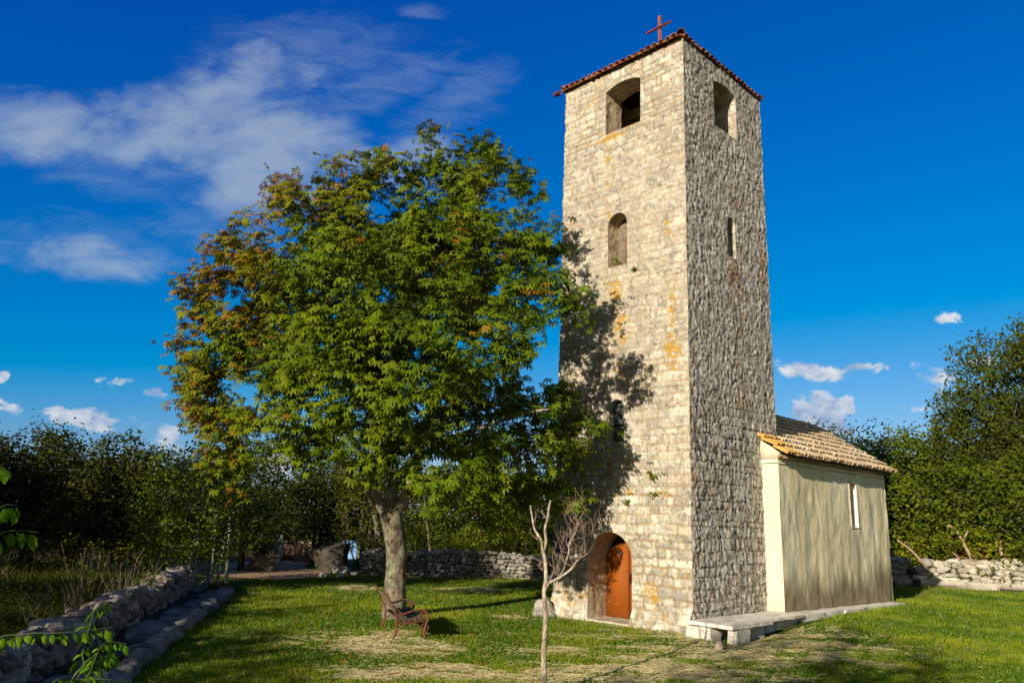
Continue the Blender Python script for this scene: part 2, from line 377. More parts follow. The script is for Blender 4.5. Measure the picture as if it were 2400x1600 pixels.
# ------------------------------------------------------------------ bell tower frame: a runs along the front to the left, b runs back along the side, z up
YAW = .7876; NC = np.array([4.0238, 17.0294])
LEFT = np.array([-math.cos(YAW), math.sin(YAW)]); BACK = np.array([math.sin(YAW), math.cos(YAW)])
TW, TD, TH = 4.014, 4.26, 14.31
def tp(a, b, z):
    a, b, z = np.broadcast_arrays(np.asarray(a, float), b, z)
    return np.stack([NC[0] + a * LEFT[0] + b * BACK[0], NC[1] + a * LEFT[1] + b * BACK[1], z], -1)
def tower_pt(a, b, z):
    """batter: the walls lean in slightly towards the top"""
    t = np.asarray(z, float) / TH; a = np.asarray(a, float); b = np.asarray(b, float)
    a = a + t * (0.02 * (1 - a / TW) - 0.045 * (a / TW)); b = b + t * (0.12 * (1 - b / TD) - 0.08 * (b / TD))
    # worn corners
    zz = np.broadcast_to(np.asarray(z, float), np.broadcast(a, b).shape); q = np.stack([zz * 0, zz * 0, zz], -1)
    ch = .012 + .045 * np.abs(vnoise(q, 3.1, 5)) * (vnoise(q, 1.3, 6) > -.2) + .012 * np.abs(vnoise(q, 11, 7)); a0, b0, a1, b1 = (np.exp(-np.abs(v) / .05) for v in (a, b, TW - .045 * t - a, TD - .08 * t - b))
    c2 = .030 * vnoise(q, 2.3, 15) + .020 * vnoise(q, 7, 16)
    a = a + a0 * b0 * ch - a1 * (np.abs(b) < 1e-6 + .2) * (.015 + np.abs(c2)) ; b = b + a0 * b0 * ch * .6 - b1 * (np.abs(a) < .2) * (.015 + np.abs(c2))
    return tp(a, b, z)

def arch(u0, u1, z0, zs, rise, n=14):
    """outline (u,z) counter-clockwise: sill, right jamb, arch, left jamb; rise = arch height over the springing"""
    c = (u0 + u1) / 2; h = (u1 - u0) / 2; pts = [(u0, z0), (u1, z0)]
    if rise > 0:
        for i in range(n + 1):
            t = math.pi * i / n; x = math.cos(t); pts.append((c + h * x, zs + rise * math.sqrt(max(0, 1 - x * x)) if rise >= h * .95 else zs + rise * (1 - x * x)))
    else: pts += [(u1, zs), (u0, zs)]
    return np.array(pts)
def dense(poly, step=.045):
    out = []
    n = len(poly)
    for i in range(n):
        p, q = poly[i], poly[(i + 1) % n]; k = max(1, int(np.linalg.norm(q - p) / step))
        for j in range(k): out.append(p + (q - p) * j / k)
    return np.array(out)
def inside(poly, u, z):
    r = np.zeros(u.shape, bool); n = len(poly)
    for i in range(n):
        x1, y1 = poly[i]; x2, y2 = poly[(i + 1) % n]
        if y1 == y2: continue
        r ^= ((y1 > z) != (y2 > z)) & (u < (x2 - x1) * (z - y1) / (y2 - y1) + x1)
    return r

class Ashlar:
    """random coursed masonry: for points (u,z) gives distance to the joint, a random number per stone and the mortar mask"""
    def __init__(s, W, H, seed, hmin, hmax, wmin, wmax):
        r = np.random.default_rng(seed); s.z = [-.6]
        while s.z[-1] < H + .5: s.z.append(s.z[-1] + r.uniform(hmin, hmax))
        s.z = np.array(s.z); s.us = []; s.id = []; k = 0
        for _ in range(len(s.z)):
            u = [-.8 - r.uniform(0, wmax)]
            while u[-1] < W + .8: u.append(u[-1] + r.uniform(wmin, wmax) * (1.5 if r.random() < .12 else 1))
            s.us.append(np.array(u)); s.id.append(k); k += len(u)
        s.rnd = r.random((k + 5, 4))
    def __call__(s, u, z, wob=.03, seed=3):
        P = np.stack([u, z, 0 * u], -1)
        z2 = z + wob * fbm(P, 1.3, 3, seed) + .35 * wob * vnoise(P, 9, seed + 5); u2 = u + wob * 1.2 * fbm(P, 2.1, 3, seed + 9) + .35 * wob * vnoise(P, 8, seed + 7)
        ci = np.clip(np.searchsorted(s.z, z2) - 1, 0, len(s.z) - 2)
        dz = np.minimum(z2 - s.z[ci], s.z[ci + 1] - z2); du = np.zeros_like(dz); sid = np.zeros(u.shape, int)
        for c in np.unique(ci):
            mk = ci == c; uu = s.us[c]; j = np.clip(np.searchsorted(uu, u2[mk]) - 1, 0, len(uu) - 2)
            du[mk] = np.minimum(u2[mk] - uu[j], uu[j + 1] - u2[mk]); sid[mk] = s.id[c] + j
        # rounded corners
        d = np.where((du < .05) & (dz < .05), .05 - np.hypot(.05 - du, .05 - dz), np.minimum(du, dz))
        return d, s.rnd[sid]

def wall_face(umax, zmax, holes, place, normal, res, disp, colour, zmin=-.15):
    """grid over (u,z) with the outlines in holes cut out; place(u,z)->xyz; disp(u,z)->metres outwards; returns V,F,C"""
    nu = int(umax / res) + 1; nz = int((zmax - zmin) / res) + 1
    U, Zg = np.meshgrid(np.linspace(0, umax, nu), np.linspace(zmin, zmax, nz)); u = U.ravel().copy(); z = Zg.ravel().copy()
    idx = np.arange(nu * nz).reshape(nz, nu)
    F = np.stack([idx[:-1, :-1], idx[:-1, 1:], idx[1:, 1:], idx[1:, :-1]], -1).reshape(-1, 4)
    fade = np.ones(len(u))
    for poly in holes:
        fu = u[F].mean(1); fz = z[F].mean(1); F = F[~inside(poly, fu, fz)]
    used = np.zeros(len(u), bool); cnt = np.bincount(F.ravel(), minlength=len(u)); used = cnt > 0
    for poly in holes:
        lo, hi = poly.min(0) - 2 * res, poly.max(0) + 2 * res
        near = used & (u > lo[0]) & (u < hi[0]) & (z > lo[1]) & (z < hi[1]); ii = np.nonzero(near)[0]
        P = np.stack([u[ii], z[ii]], -1); best = np.full(len(ii), 9e9); bp = P.copy(); n = len(poly)
        for k in range(n):
            p, q = poly[k], poly[(k + 1) % n]; d = q - p; t = np.clip(((P - p) @ d) / (d @ d + 1e-12), 0, 1); X_ = p + t[:, None] * d
            dd = np.linalg.norm(P - X_, axis=1); mk = dd < best; best[mk] = dd[mk]; bp[mk] = X_[mk]
        ins = inside(poly, P[:, 0], P[:, 1]); bnd = cnt[ii] < 4
        mv = ins | (bnd & (best < res * 1.05) & (P[:, 0] > res * .5) & (P[:, 0] < umax - res * .5))
        u[ii[mv]] = bp[mv, 0]; z[ii[mv]] = bp[mv, 1]; best[mv] = 0
        fade[ii] = np.minimum(fade[ii], sstep(0, .06, best))
    d = disp(u, z) * fade; Vv = place(u, z) + d[:, None] * np.array(normal)
    return Vv, F, colour(u, z)
def reveal(poly, place3, depth, step=.05, amp=.012, seed=1, colour=None, start=0.0):
    """the jambs, sill and soffit of an opening: strip along the outline going inwards; place3(u,z,depth)"""
    P = dense(poly, step); n = len(P); k = max(2, int(depth / step)); dp = np.linspace(start, depth, k)
    c = P.mean(0); nrm = c - P; nrm /= np.linalg.norm(nrm, axis=1)[:, None] + 1e-9
    Ug = np.repeat(P[:, 0][None], k, 0); Zg = np.repeat(P[:, 1][None], k, 0); Dg = np.repeat(dp[:, None], n, 1)
    q = np.stack([Ug, Zg, Dg], -1); nz = fbm(q, 6, 3, seed) * amp + fbm(q, 22, 2, seed + 3) * amp * .8
    nz *= sstep(0, .1, Dg - start) if start == 0 else 1
    Ug = Ug + nrm[None, :, 0] * nz; Zg = Zg + nrm[None, :, 1] * nz
    Vv = place3(Ug.ravel(), Zg.ravel(), Dg.ravel()); idx = np.arange(n * k).reshape(k, n)
    F = np.stack([idx[:-1, :], np.roll(idx[:-1], -1, 1), np.roll(idx[1:], -1, 1), idx[1:]], -1).reshape(-1, 4)
    return Vv, F, (colour(Ug.ravel(), Zg.ravel(), Dg.ravel()) if colour else None)

def lerp(a, b, t): return np.asarray(a) * (1 - t)[:, None] + np.asarray(b) * t[:, None]
def lichen(u, z, spots, seed, thr=.1):
    P = np.stack([u, z, 0 * u], -1); nz = fbm(P, 7, 4, seed, .75); n2 = fbm(P, 16, 3, seed + 40, .7); m = np.zeros(len(u))
    for (cu, cz, ru, rz, s) in spots:
        g_ = np.exp(-(((u - cu) / ru) ** 2 + ((z - cz) / rz) ** 2)); m = np.maximum(m, sstep(.30, .42, g_ * s * .95 + nz * .62 + n2 * .62 - .18))
    return m
front_masonry = Ashlar(TW, TH, 11, .12, .26, .12, .42)
def front_colour(u, z):
    d, r = front_masonry(u, z, .035, 21); P = np.stack([u, z, 0 * u], -1)
    low = sstep(3.9, 3.0, z + .4 * vnoise(P, .8, 4)); top = sstep(11.2, 12.2, z + .4 * vnoise(P, .9, 2)); clear = np.clip(.62 + low * .38 + top * .25 + .3 * vnoise(P, .7, 14), 0, 1)
    stone = lerp((.36, .325, .26), (.72, .67, .55), r[:, 0] ** .9)
    stone = lerp(stone, (.36, .33, .29), (r[:, 1] > .70) * (.5 + .4 * r[:, 2]) * (0.6 + .4 * low))
    stone = lerp(stone, (.60, .46, .33), (r[:, 3] > .88) * .55)
    wash = np.broadcast_to(np.array((.52, .46, .36)), stone.shape) * (1 + .22 * fbm(P, 3.3, 4, 50))[:, None]
    stone = lerp(wash, stone, clear)
    mort = np.broadcast_to(np.array((.36, .27, .155)), stone.shape); mort = lerp(wash * np.array((.95, .86, .72)), mort, clear)
    mw = .020 + .012 * vnoise(P, 3, 31); jm = 1 - sstep(mw * .5, mw * 1.3, d)
    c = lerp(stone, mort, jm * (.35 + .65 * clear))
    grey = fbm(P, 5, 5, 77, .65); c = lerp(c, (.24, .225, .20), sstep(.08, .45, grey) * .60); c = lerp(c, (.16, .145, .12), sstep(.18, .5, fbm(P, 11, 4, 177, .75)) * .55)
    pale = fbm(P, 9, 4, 99, .6); c = lerp(c, (.80, .76, .64), sstep(.22, .6, pale) * .55)
    base = sstep(.95, .1, z + .3 * vnoise(P, 2, 8)); c = lerp(c, (.74, .72, .64), base * sstep(-.05, .35, fbm(P, 6, 4, 61)) * .75)
    dots = fbm(P, 13, 3, 5); c = lerp(c, (.78, .73, .60), sstep(.42, .55, dots) * .6)
    ora = lichen(u, z, [(2.3, 12.33, .5, .13, .9), (1.7, 12.47, .4, .1, .75), (2.4, 11.8, .25, .25, .55), (2.3, 11.1, .2, .3, .5), (2.35, 10.2, .12, .3, .5), (2.15, 8.1, .3, .55, .82), (2.0, 7.1, .3, .8, .62), (1.95, 5.9, .25, .4, .6),
                        (.5, 6.2, .28, .5, .72), (.45, 7.2, .12, .8, .5), (.55, 9.3, .12, .5, .48), (2.2, 3.6, .2, .5, .55), (1.6, 3.0, .4, .12, .5), (.9, 3.0, .5, .1, .5), (1.15, .75, .25, .3, .7), (.55, .3, .35, .12, .7), (3.3, .4, .5, .25, .52), (3.1, 13.6, .4, .12, .55), (3.2, .9, .3, .2, .5)], 12)
    c = c * (.90 + .12 * fbm(P, .6, 3, 88)[:, None]); c = lerp(c, (.10, .09, .075), sstep(.30, .55, fbm(P, 18, 3, 52, .7)) * .6)
    return lerp(c, (.44, .25, .02), ora * .85)
def front_disp(u, z):
    d, r = front_masonry(u, z, .035, 21); P = np.stack([u, z, 0 * u], -1)
    low = sstep(3.9, 3.0, z + .4 * vnoise(P, .8, 4)); top = sstep(11.4, 12.4, z); cl = np.clip(.35 + low * .65 + top * .5, 0, 1)
    flare = .16 * sstep(.7, -.1, z) * (1 + .6 * vnoise(P, 4, 7))
    cl = np.clip(cl + .3, 0, 1)
    return -.028 * cl * (1 - sstep(.004, .028, d)) + .012 * cl * r[:, 2] + .008 * fbm(P, 8, 4, 3, .7) + flare + .012 * vnoise(P, .7, 9)
side_masonry = Ashlar(TD, TH, 29, .10, .31, .10, .55)
def side_colour(u, z):
    d, r = side_masonry(u, z, .055, 41); P = np.stack([u, z * .45, 0 * u], -1)
    low = .35 + .65 * sstep(6.5, 4.0, z + .6 * vnoise(P, .6, 4))
    stone = lerp((.50, .455, .385), (.70, .65, .57), .5 + (r[:, 0] - .5) * low); stone = lerp(stone, (.42, .33, .27), (r[:, 1] > .85) * .6)
    c = lerp(stone, (.24, .16, .08), (1 - sstep(.006, .026, d)) * .85 * low)
    sp = fbm(P, 15, 4, 71, .75); c = lerp(c, (.10, .09, .078), sstep(.06, .34, sp) * .75); c = lerp(c, (.78, .77, .74), sstep(.06, .40, -sp) * .7)
    st = fbm(np.stack([u * 4, z * .8, 0 * u], -1), 1.5, 4, 18); c = lerp(c, (.20, .17, .14), sstep(.1, .6, st) * .35)
    ora = lichen(u, z, [(2.25, 8.5, .45, .8, .72), (2.6, 7.8, .3, .9, .6), (2.4, 10.9, .4, .9, .45), (3.9, 9.2, .3, 1.2, .7), (2.3, 6.6, .25, 1., .5), (2.4, 5.4, .45, .5, .6), (.2, 3.6, .12, 1.6, .5), (1.2, 13.1, .4, .3, .4)], 33)
    return lerp(c, (.36, .18, .03), ora * .6)
def side_disp(u, z):
    d, r = side_masonry(u, z, .055, 41); P = np.stack([u, z * .45, 0 * u], -1)
    low = .12 + .88 * sstep(6.5, 4.0, z + .6 * vnoise(P, .6, 4))
    return -.014 * low * (1 - sstep(.002, .02, d)) + .022 * low * (r[:, 2] - .5) + .020 * fbm(P * np.array([1, 1.3, 1]), 11, 3, 13, .8) + .024 * vnoise(P * np.array([1, 1.7, 1]), 17, 23) * np.abs(vnoise(P, 5, 24)) + .012 * vnoise(np.stack([u, z, 0 * u], -1), 30, 25) + .01 * vnoise(P, .8, 9)
def plain_colour(u, z): return front_colour(u, z)

tower = empty('bell_tower', tuple(tp(2, 2, 0)), 0)
tag(tower, 'tall square stone bell tower with an orange-brown arched door and a red roof cross', 'bell tower')
def world(o): return (world(o.parent) @ o.matrix_parent_inverse if o.parent else Matrix()) @ o.matrix_basis
def adopt(o, root, label=None):
    """parent o, modelled in world coordinates, to root"""
    o.parent = root; o.matrix_parent_inverse = world(root).inverted()
    if label: o['label'] = label
    return o
fN = np.array([*(-BACK), 0]); sN = np.array([*(-LEFT), 0]); lN = -sN; bN = -fN
# openings. front in (a,z), side in (b,z)
DOOR = arch(1.60, 2.89, .07, 1.43, .645, 20)
BELF_F = arch(1.335, 2.49, 12.47, 13.74, .13, 12); NICHE = arch(1.765, 2.375, 8.66, 9.80, .305, 14); SLIT_F = arch(1.84, 2.29, 4.2, 5.0, .225, 10)
BELF_S = arch(1.503, 2.72, 12.49, 13.76, .12, 12); SLIT_S = arch(2.02, 2.42, 9.02, 9.98, .14, 8)
fh = [DOOR, BELF_F, NICHE, SLIT_F]; sh = [BELF_S, SLIT_S]
parts = []
V1, F1, C1 = wall_face(TW, TH, fh, lambda u, z: tower_pt(u, 0, z), fN, .03, front_disp, front_colour, -.1); parts.append((V1, F1, C1))
def fr(dep): return lambda u, z, d: tower_pt(u, d, z)
def jamb_front(u, z, d): c = front_colour(u + d * .7, z); return c * .92
def jamb_rough(u, z, d): return side_colour(d + 1.3, z) * np.array((1.05, .92, .72))
WT = .72
Rv = [reveal(BELF_F, lambda u, z, d: tower_pt(u, d, z), WT, colour=jamb_rough, seed=2, amp=.02), reveal(DOOR, lambda u, z, d: tower_pt(u, d, z), .78, colour=lambda u, z, d: lerp(jamb_front(u, z, d), (.46, .36, .22), np.full(len(u), .6)), seed=5, amp=.03, step=.04),
      reveal(NICHE, lambda u, z, d: tower_pt(u, d, z), .46, colour=lambda u, z, d: lerp(jamb_rough(u, z, d), (.42, .33, .20), np.full(len(u), .4)), seed=6, amp=.03), reveal(SLIT_F, lambda u, z, d: tower_pt(u, d, z), .24, colour=jamb_front, seed=7)]
Rs = [reveal(BELF_S, lambda u, z, d: tower_pt(d, u, z), WT, colour=lambda u, z, d: front_colour(d, z), seed=8), reveal(SLIT_S, lambda u, z, d: tower_pt(d, u, z), .5, colour=lambda u, z, d: front_colour(d, z), seed=9)]
parts += Rv
def join(name, parts, mat, parent):
    Vs, Fs, Cs, n = [], [], [], 0
    for V_, F_, C_ in parts: Vs.append(V_); Fs.append(F_ + n); Cs.append(C_); n += len(V_)
    return adopt(mesh(name, np.concatenate(Vs), np.concatenate(Fs), mat, None, np.concatenate(Cs)), parent)
wf = join('front_wall', parts, M['stone'], tower); wf['label'] = 'sunlit cream stone front wall'
V2, F2, C2 = wall_face(TD, TH, sh, lambda u, z: tower_pt(0, u, z), sN, .03, side_disp, side_colour, -.1)
ws = join('side_wall', [(V2, F2[:, ::-1], C2)], M['rough_stone'], tower); ws['label'] = 'rough grey stone side wall in raking light'
join('window_reveal', Rs[:1], M['stone'], tower); join('window_reveal', Rs[1:], M['stone'], tower)
V3, F3, C3 = wall_face(TD, TH, [], lambda u, z: tower_pt(TW, u, z), lN, .09, front_disp, front_colour, -.1)
V4, F4, C4 = wall_face(TW, TH, [], lambda u, z: tower_pt(u, TD, z), bN, .09, front_disp, front_colour, -.1)
join('rear_wall', [(V3, F3, C3), (V4, F4[:, ::-1], C4)], M['stone'], tower)
# inner faces of the belfry and floors that close it
ic = lambda u, z: np.broadcast_to(np.array((.44, .32, .18)), (len(u), 3)) * (1 + .3 * fbm(np.stack([u, z, 0 * u], -1), 3, 4, 5))[:, None]
zero = lambda u, z: 0 * u + .02 * fbm(np.stack([u, z, 0 * u], -1), 4, 3, 6)
inn = []
def inner(holes, place, nrm, ulen, off):
    hs = [h - np.array([off, 12.0]) for h in holes]
    v, f, c = wall_face(ulen, 14.45 - 12.0, hs, lambda u, z: place(u + off, z + 12.0), nrm, .06, zero, ic, 0); inn.append((v, f, c))
inner([BELF_F], lambda u, z: tower_pt(u, WT, z), bN, TW - 2 * WT, WT); inner([BELF_S], lambda u, z: tower_pt(WT, u, z), lN, TD - 2 * WT, WT)
inner([], lambda u, z: tower_pt(TW - WT, u, z), sN, TD - 2 * WT, WT); inner([], lambda u, z: tower_pt(u, TD - WT, z), fN, TW - 2 * WT, WT)
join('belfry_inner_wall', inn, M['stone'], tower)
mb = MB()
mb.add(tower_pt([WT - .05, TW - WT + .05, TW - WT + .05, WT - .05], [WT - .05, WT - .05, TD - WT + .05, TD - WT + .05], [12.05] * 4), [(0, 1, 2, 3)])
adopt(mb.build('belfry_floor', M['interior']), tower)
# dark backs: niche back wall, slit glazing
def backing(name, poly, place, mat, parent=tower, grow=.02):
    c = poly.mean(0); p = c + (poly - c) * (1 + grow); V_ = place(p[:, 0], p[:, 1]); return adopt(mesh(name, V_, [tuple(range(len(p)))], mat), parent)
RB = np.array([[LEFT[0], BACK[0], 0], [LEFT[1], BACK[1], 0], [0, 0, 1]])          # columns: a, b, z axes
def tbox(mbx, a, b, z, size, bev=.004, R=None):
    return mbx.box(tp(a, b, z), size, RB if R is None else RB @ R, bev)
backing('niche_back', NICHE, lambda u, z: tower_pt(u, .44, z), mat_simple('niche rough back', (.30, .24, .17), .95, var=.5, scale=9, bmp=1, bdist=.06))
gl = backing('window', SLIT_F, lambda u, z: tower_pt(u, .21, z), M['glass']); gl['label'] = 'narrow round-headed glazed window low on the front'
mb = MB(); out = dense(SLIT_F, .06); c = out.mean(0); o2 = c + (out - c) * .93
mb.tube(np.r_[tower_pt(o2[:, 0], .195, o2[:, 1]), tower_pt(o2[:1, 0], .195, o2[:1, 1])], .016, 6)
tbox(mb, 2.065, .192, 4.62, (.40, .02, .035)); adopt(mb.build('glazing_bar', M['iron_black']), gl)
backing('slit_back', SLIT_S, lambda u, z: tower_pt(.5, u, z), M['iron_black'])
mb = MB(); tbox(mb, 1.80, .10, 9.05, (.035, .035, .72)); adopt(mb.build('niche_post', mat_simple('rusty niche post', (.28, .13, .08), .8)), tower)
# door: leaf, second leaf, handle, grille, step

def slab_poly(name, pts, b0, b1, mat, parent):
    pts = np.array(pts); n = len(pts); V_ = np.concatenate([tp(pts[:, 0], b0, pts[:, 1]), tp(pts[:, 0], b1, pts[:, 1])])
    F_ = [tuple(range(n)), tuple(range(2 * n - 1, n - 1, -1))] + [(i, n + i, n + (i + 1) % n, (i + 1) % n) for i in range(n)]
    return adopt(mesh(name, V_, F_, mat), parent)
lf = [(2.215, .085), (2.95, .085), (2.95, 1.50)] + [(2.95 - .74 * t, 1.50 + .32 * math.sin(min(1, t * 1.05) * math.pi / 2)) for t in np.linspace(.08, 1, 10)]
door = slab_poly('door', lf, .72, .765, M['door_paint'], tower); door['label'] = 'orange-brown arched door leaf with a small diamond opening'
lf2 = [(1.52, .085), (2.20, .085), (2.20, 1.81), (2.0, 1.74), (1.8, 1.6), (1.52, 1.3)]
door2 = slab_poly('door', lf2, .735, .78, M['door_paint'], tower); door2['label'] = 'narrow second door leaf at the right'
mb = MB(); tbox(mb, 2.205, .708, .93, (.028, .02, 1.66)); adopt(mb.build('cover_strip', M['door_paint']), door)
mb = MB(); q = 2.443; zz = 1.575
dm = np.array([[q - .075, zz], [q, zz - .11], [q + .075, zz], [q, zz + .11]])
V_ = np.concatenate([tp(dm[:, 0], .712, dm[:, 1]), tp(dm[:, 0], .722, dm[:, 1])])
mb.add(V_, [(0, 1, 2, 3)] + [(i, (i + 1) % 4, 4 + (i + 1) % 4, 4 + i) for i in range(4)]); gr = adopt(mb.build('peephole', M['iron_black']), door)
mb = MB(); tbox(mb, q, .706, zz, (.012, .01, .20)); tbox(mb, q, .704, zz, (.14, .01, .012)); mb.tube(tp([q, q], [.70, .71], [zz, zz]), .022, 8); adopt(mb.build('grille', mat_simple('bare steel', (.35, .37, .4), .4, .8, .1, 5, 0)), door)
mb = MB(); tbox(mb, 2.275, .71, 1.18, (.05, .012, .035)); mb.tube(tp([2.275] * 2, [.69, .715], [1.18] * 2), .012, 8); adopt(mb.build('lock', mat_simple('brass lock', (.5, .4, .22), .4, .7, .1, 5, 0)), door)
mb = MB(); tbox(mb, 2.14, .715, 1.0, (.02, .03, .26)); mb.tube(tp([2.14] * 4, [.73, .67, .67, .73], [1.08, 1.06, .94, .92]), .011, 6); adopt(mb.build('handle', M['iron_black']), door2)
M['stud'] = mat_simple('pale stud', (.45, .35, .25), .5, .3, .1, 5, 0)
for (aa, z_) in ((2.72, 1.42), (2.5, 1.42), (2.8, .42), (2.55, .40)): mb = MB(); mb.tube(tp([aa] * 2, [.712, .725], [z_] * 2), .013, 6); adopt(mb.build('stud', M['stud']), door)
# lunette behind the leaf
backing('door_lunette', DOOR, lambda u, z: tp(u, .80, z), mat_simple('dark maroon lunette', (.045, .010, .008), .7), tower, .06)
# step: worn stone slab
def rough_box(a0, a1, b0, b1, z0, z1, step, amp, colf, mat, name, parent, seed=1, top_only=False):
    """block in the tower frame with uneven faces"""
    V_, F_, C_, n = [], [], [], 0
    def face(P0, U, W):
        nonlocal n
        ku = max(1, int(np.linalg.norm(U) / step)); kw = max(1, int(np.linalg.norm(W) / step)); uu, ww = np.meshgrid(np.linspace(0, 1, ku + 1), np.linspace(0, 1, kw + 1))
        q = np.array(P0)[None] + uu.ravel()[:, None] * np.array(U) + ww.ravel()[:, None] * np.array(W)
        id_ = np.arange(len(q)).reshape(kw + 1, ku + 1) + n; n += len(q)
        V_.append(q); F_.append(np.stack([id_[:-1, :-1], id_[:-1, 1:], id_[1:, 1:], id_[1:, :-1]], -1).reshape(-1, 4))
    A, B, Z_ = a1 - a0, b1 - b0, z1 - z0
    face((a0, b0, z1), (A, 0, 0), (0, B, 0)); face((a0, b0, z0), (A, 0, 0), (0, 0, Z_)); face((a0, b1, z0), (A, 0, 0), (0, 0, Z_)); face((a0, b0, z0), (0, B, 0), (0, 0, Z_)); face((a1, b0, z0), (0, B, 0), (0, 0, Z_))
    q = np.concatenate(V_); c = np.array([(a0 + a1) / 2, (b0 + b1) / 2, (z0 + z1) / 2])
    q = q + np.stack([vnoise(q + 31, 3.1, seed) * amp * 1.3, vnoise(q + 57, 2.3, seed + 1) * amp * 1.3, fbm(q, 4, 4, seed + 2) * amp * .7], -1)
    return mesh(name, tp(q[:, 0], q[:, 1], q[:, 2]), np.concatenate(F_), mat, None, colf(q)) if parent is None else adopt(mesh(name, tp(q[:, 0], q[:, 1], q[:, 2]), np.concatenate(F_), mat, None, colf(q)), parent)
def step_col(q): return lerp((.50, .42, .31), (.70, .63, .52), sstep(-.4, .4, fbm(q, 6, 4, 3)))
rough_box(1.35, 3.0, -.10, .74, -.12, .075, .06, .015, step_col, M['stone'], 'door_step', tower)

# ---- clay tiles: half-round covers over pans, one row lapping the next
def tile_slope(P0, along, up, width, length, pitch=.2, row=.36, clip=None, seed=0, under=.02):
    """P0 eave corner; along the eave; up the slope (unit vectors); clip(dist along, dist up) -> bool"""
    r = np.random.default_rng(seed); along = np.asarray(along, float); up = np.asarray(up, float); nrm = np.cross(along, up); nrm /= np.linalg.norm(nrm)
    if nrm[2] < 0: nrm = -nrm
    V_, F_, C_, n = [], [], [], 0; th = np.linspace(0, np.pi, 7)
    nc = int(round(width / pitch)); pw = width / nc; nr = int(math.ceil(length / row))
    for j in range(nr):
        for i in range(-1, nc * 2 + 1):
            pan = i % 2 == 0; s = (i + 1) * pw / 2
            if s < 0 or s > width: continue
            y0 = j * row - (.03 if j else 0); y1 = min(j * row + row + .06, length + .02)
            if clip is not None and not clip(s, (y0 + min(y1, y0 + row)) / 2): continue
            rad0 = pw * (.40 if not pan else .36) * r.uniform(.95, 1.05); rad1 = rad0 * .88; jx = r.normal(0, .006); jt = r.normal(0, .010); jy = r.normal(0, .012); jz = r.normal(0, .004)
            base = r.random(); c = np.array(TILE_COLS[r.integers(len(TILE_COLS))]) * r.uniform(.8, 1.15); age = r.random()
            c = c * (1 - .0 * age)
            rings = []
            for (yy, rr, lift) in ((y0 + jy, rad0, .050 if j else .02), (y1 + jy, rad1, -.012)):
                x_ = s + jx + jt * (yy - y0) * 3 + rr * np.cos(th); h = (rr * np.sin(th) * 1.0 + .035 if not pan else -rr * np.sin(th) * .55 + .055) + lift + jz
                rings.append(P0 + x_[:, None] * along + yy * up + h[:, None] * nrm)
            hh = .014
            outer = np.concatenate(rings); inner_ = outer - nrm * hh
            k = len(th); vv = np.concatenate([outer, inner_]); ff = [(a, a + 1, k + a + 1, k + a) for a in range(k - 1)] + [(2 * k + a, 3 * k + a, 3 * k + a + 1, 2 * k + a + 1) for a in range(k - 1)] + [(a, 2 * k + a, 2 * k + a + 1, a + 1) for a in range(k - 1)]
            V_.append(vv); F_.append(np.array(ff) + n); n += len(vv); C_.append(np.tile(c, (len(vv), 1)))
    return np.concatenate(V_), np.concatenate(F_), np.concatenate(C_)
def ridge_tiles(p, q, rad=.10, step=.38, seed=3):
    r = np.random.default_rng(seed); p = np.array(p); q = np.array(q); Lg = np.linalg.norm(q - p); d = (q - p) / Lg; sd_ = np.cross(d, [0, 0, 1]); sd_ /= np.linalg.norm(sd_); upv = np.cross(sd_, d); th = np.linspace(-.1, np.pi + .1, 9); V_, F_, C_, n = [], [], [], 0
    for j in range(int(Lg / step) + 1):
        c = np.array(TILE_COLS[r.integers(len(TILE_COLS))]) * r.uniform(.8, 1.1)
        rg = []
        for yy, rr in ((j * step - .03, rad), (min(Lg, j * step + step + .05), rad * .86)):
            rg.append(p + d * yy + rr * np.cos(th)[:, None] * sd_ + (rr * np.sin(th)[:, None] + (.015 if rr == rad else 0)) * upv)
        v = np.concatenate(rg); k = 9; vv = np.concatenate([v, v - upv * .015]); ff = [(a, a + 1, k + a + 1, k + a) for a in range(k - 1)] + [(2 * k + a, 3 * k + a, 3 * k + a + 1, 2 * k + a + 1) for a in range(k - 1)] + [(a, 2 * k + a, 2 * k + a + 1, a + 1) for a in range(k - 1)]
        V_.append(vv); F_.append(np.array(ff) + n); n += len(vv); C_.append(np.tile(c, (len(vv), 1)))
    return np.concatenate(V_), np.concatenate(F_), np.concatenate(C_)
# tower roof: low pyramid
TILE_COLS = [(.30, .10, .045), (.36, .14, .06), (.24, .085, .05), (.40, .19, .09), (.20, .075, .045)]
ov = .0; EZ = TH + .0; APEX = 15.25
c_ = [(-ov, -ov), (TW - .05 + ov, -ov), (TW - .05 + ov, TD + ov), (-ov, TD + ov)]
c3 = [tp(a, b, EZ) for a, b in c_]; ap = tp(TW / 2, TD / 2, APEX); rp = []
for k in range(4):
    p, q = c3[k], c3[(k + 1) % 4]; wd = np.linalg.norm(q - p); al = (q - p) / wd; mid = (p + q) / 2; up = ap - mid; ln = np.linalg.norm(up); up = up / ln
    rp.append(tile_slope(p, al, up, wd, ln, .2, .36, clip=lambda s, y, wd=wd, ln=ln: abs(s - wd / 2) < wd / 2 * (1 - y / ln) + .10, seed=k))
for k in range(4): rp.append(ridge_tiles(c3[k] + (ap - c3[k]) / np.linalg.norm(ap - c3[k]) * .03 + np.array([0, 0, .07]), ap + np.array([0, 0, .09]), .105, .38, k))
Vr = np.concatenate([p[0] for p in rp])
roof = join('roof', rp, M['tile'], tower); roof['label'] = 'low pyramid roof of red clay tiles'
mb = MB(); under = [tp(a, b, EZ - .01) for a, b in ((.06, .06), (TW - .1, .06), (TW - .1, TD - .1), (.06, TD - .1))] + [tp(TW / 2, TD / 2, APEX - .03)]
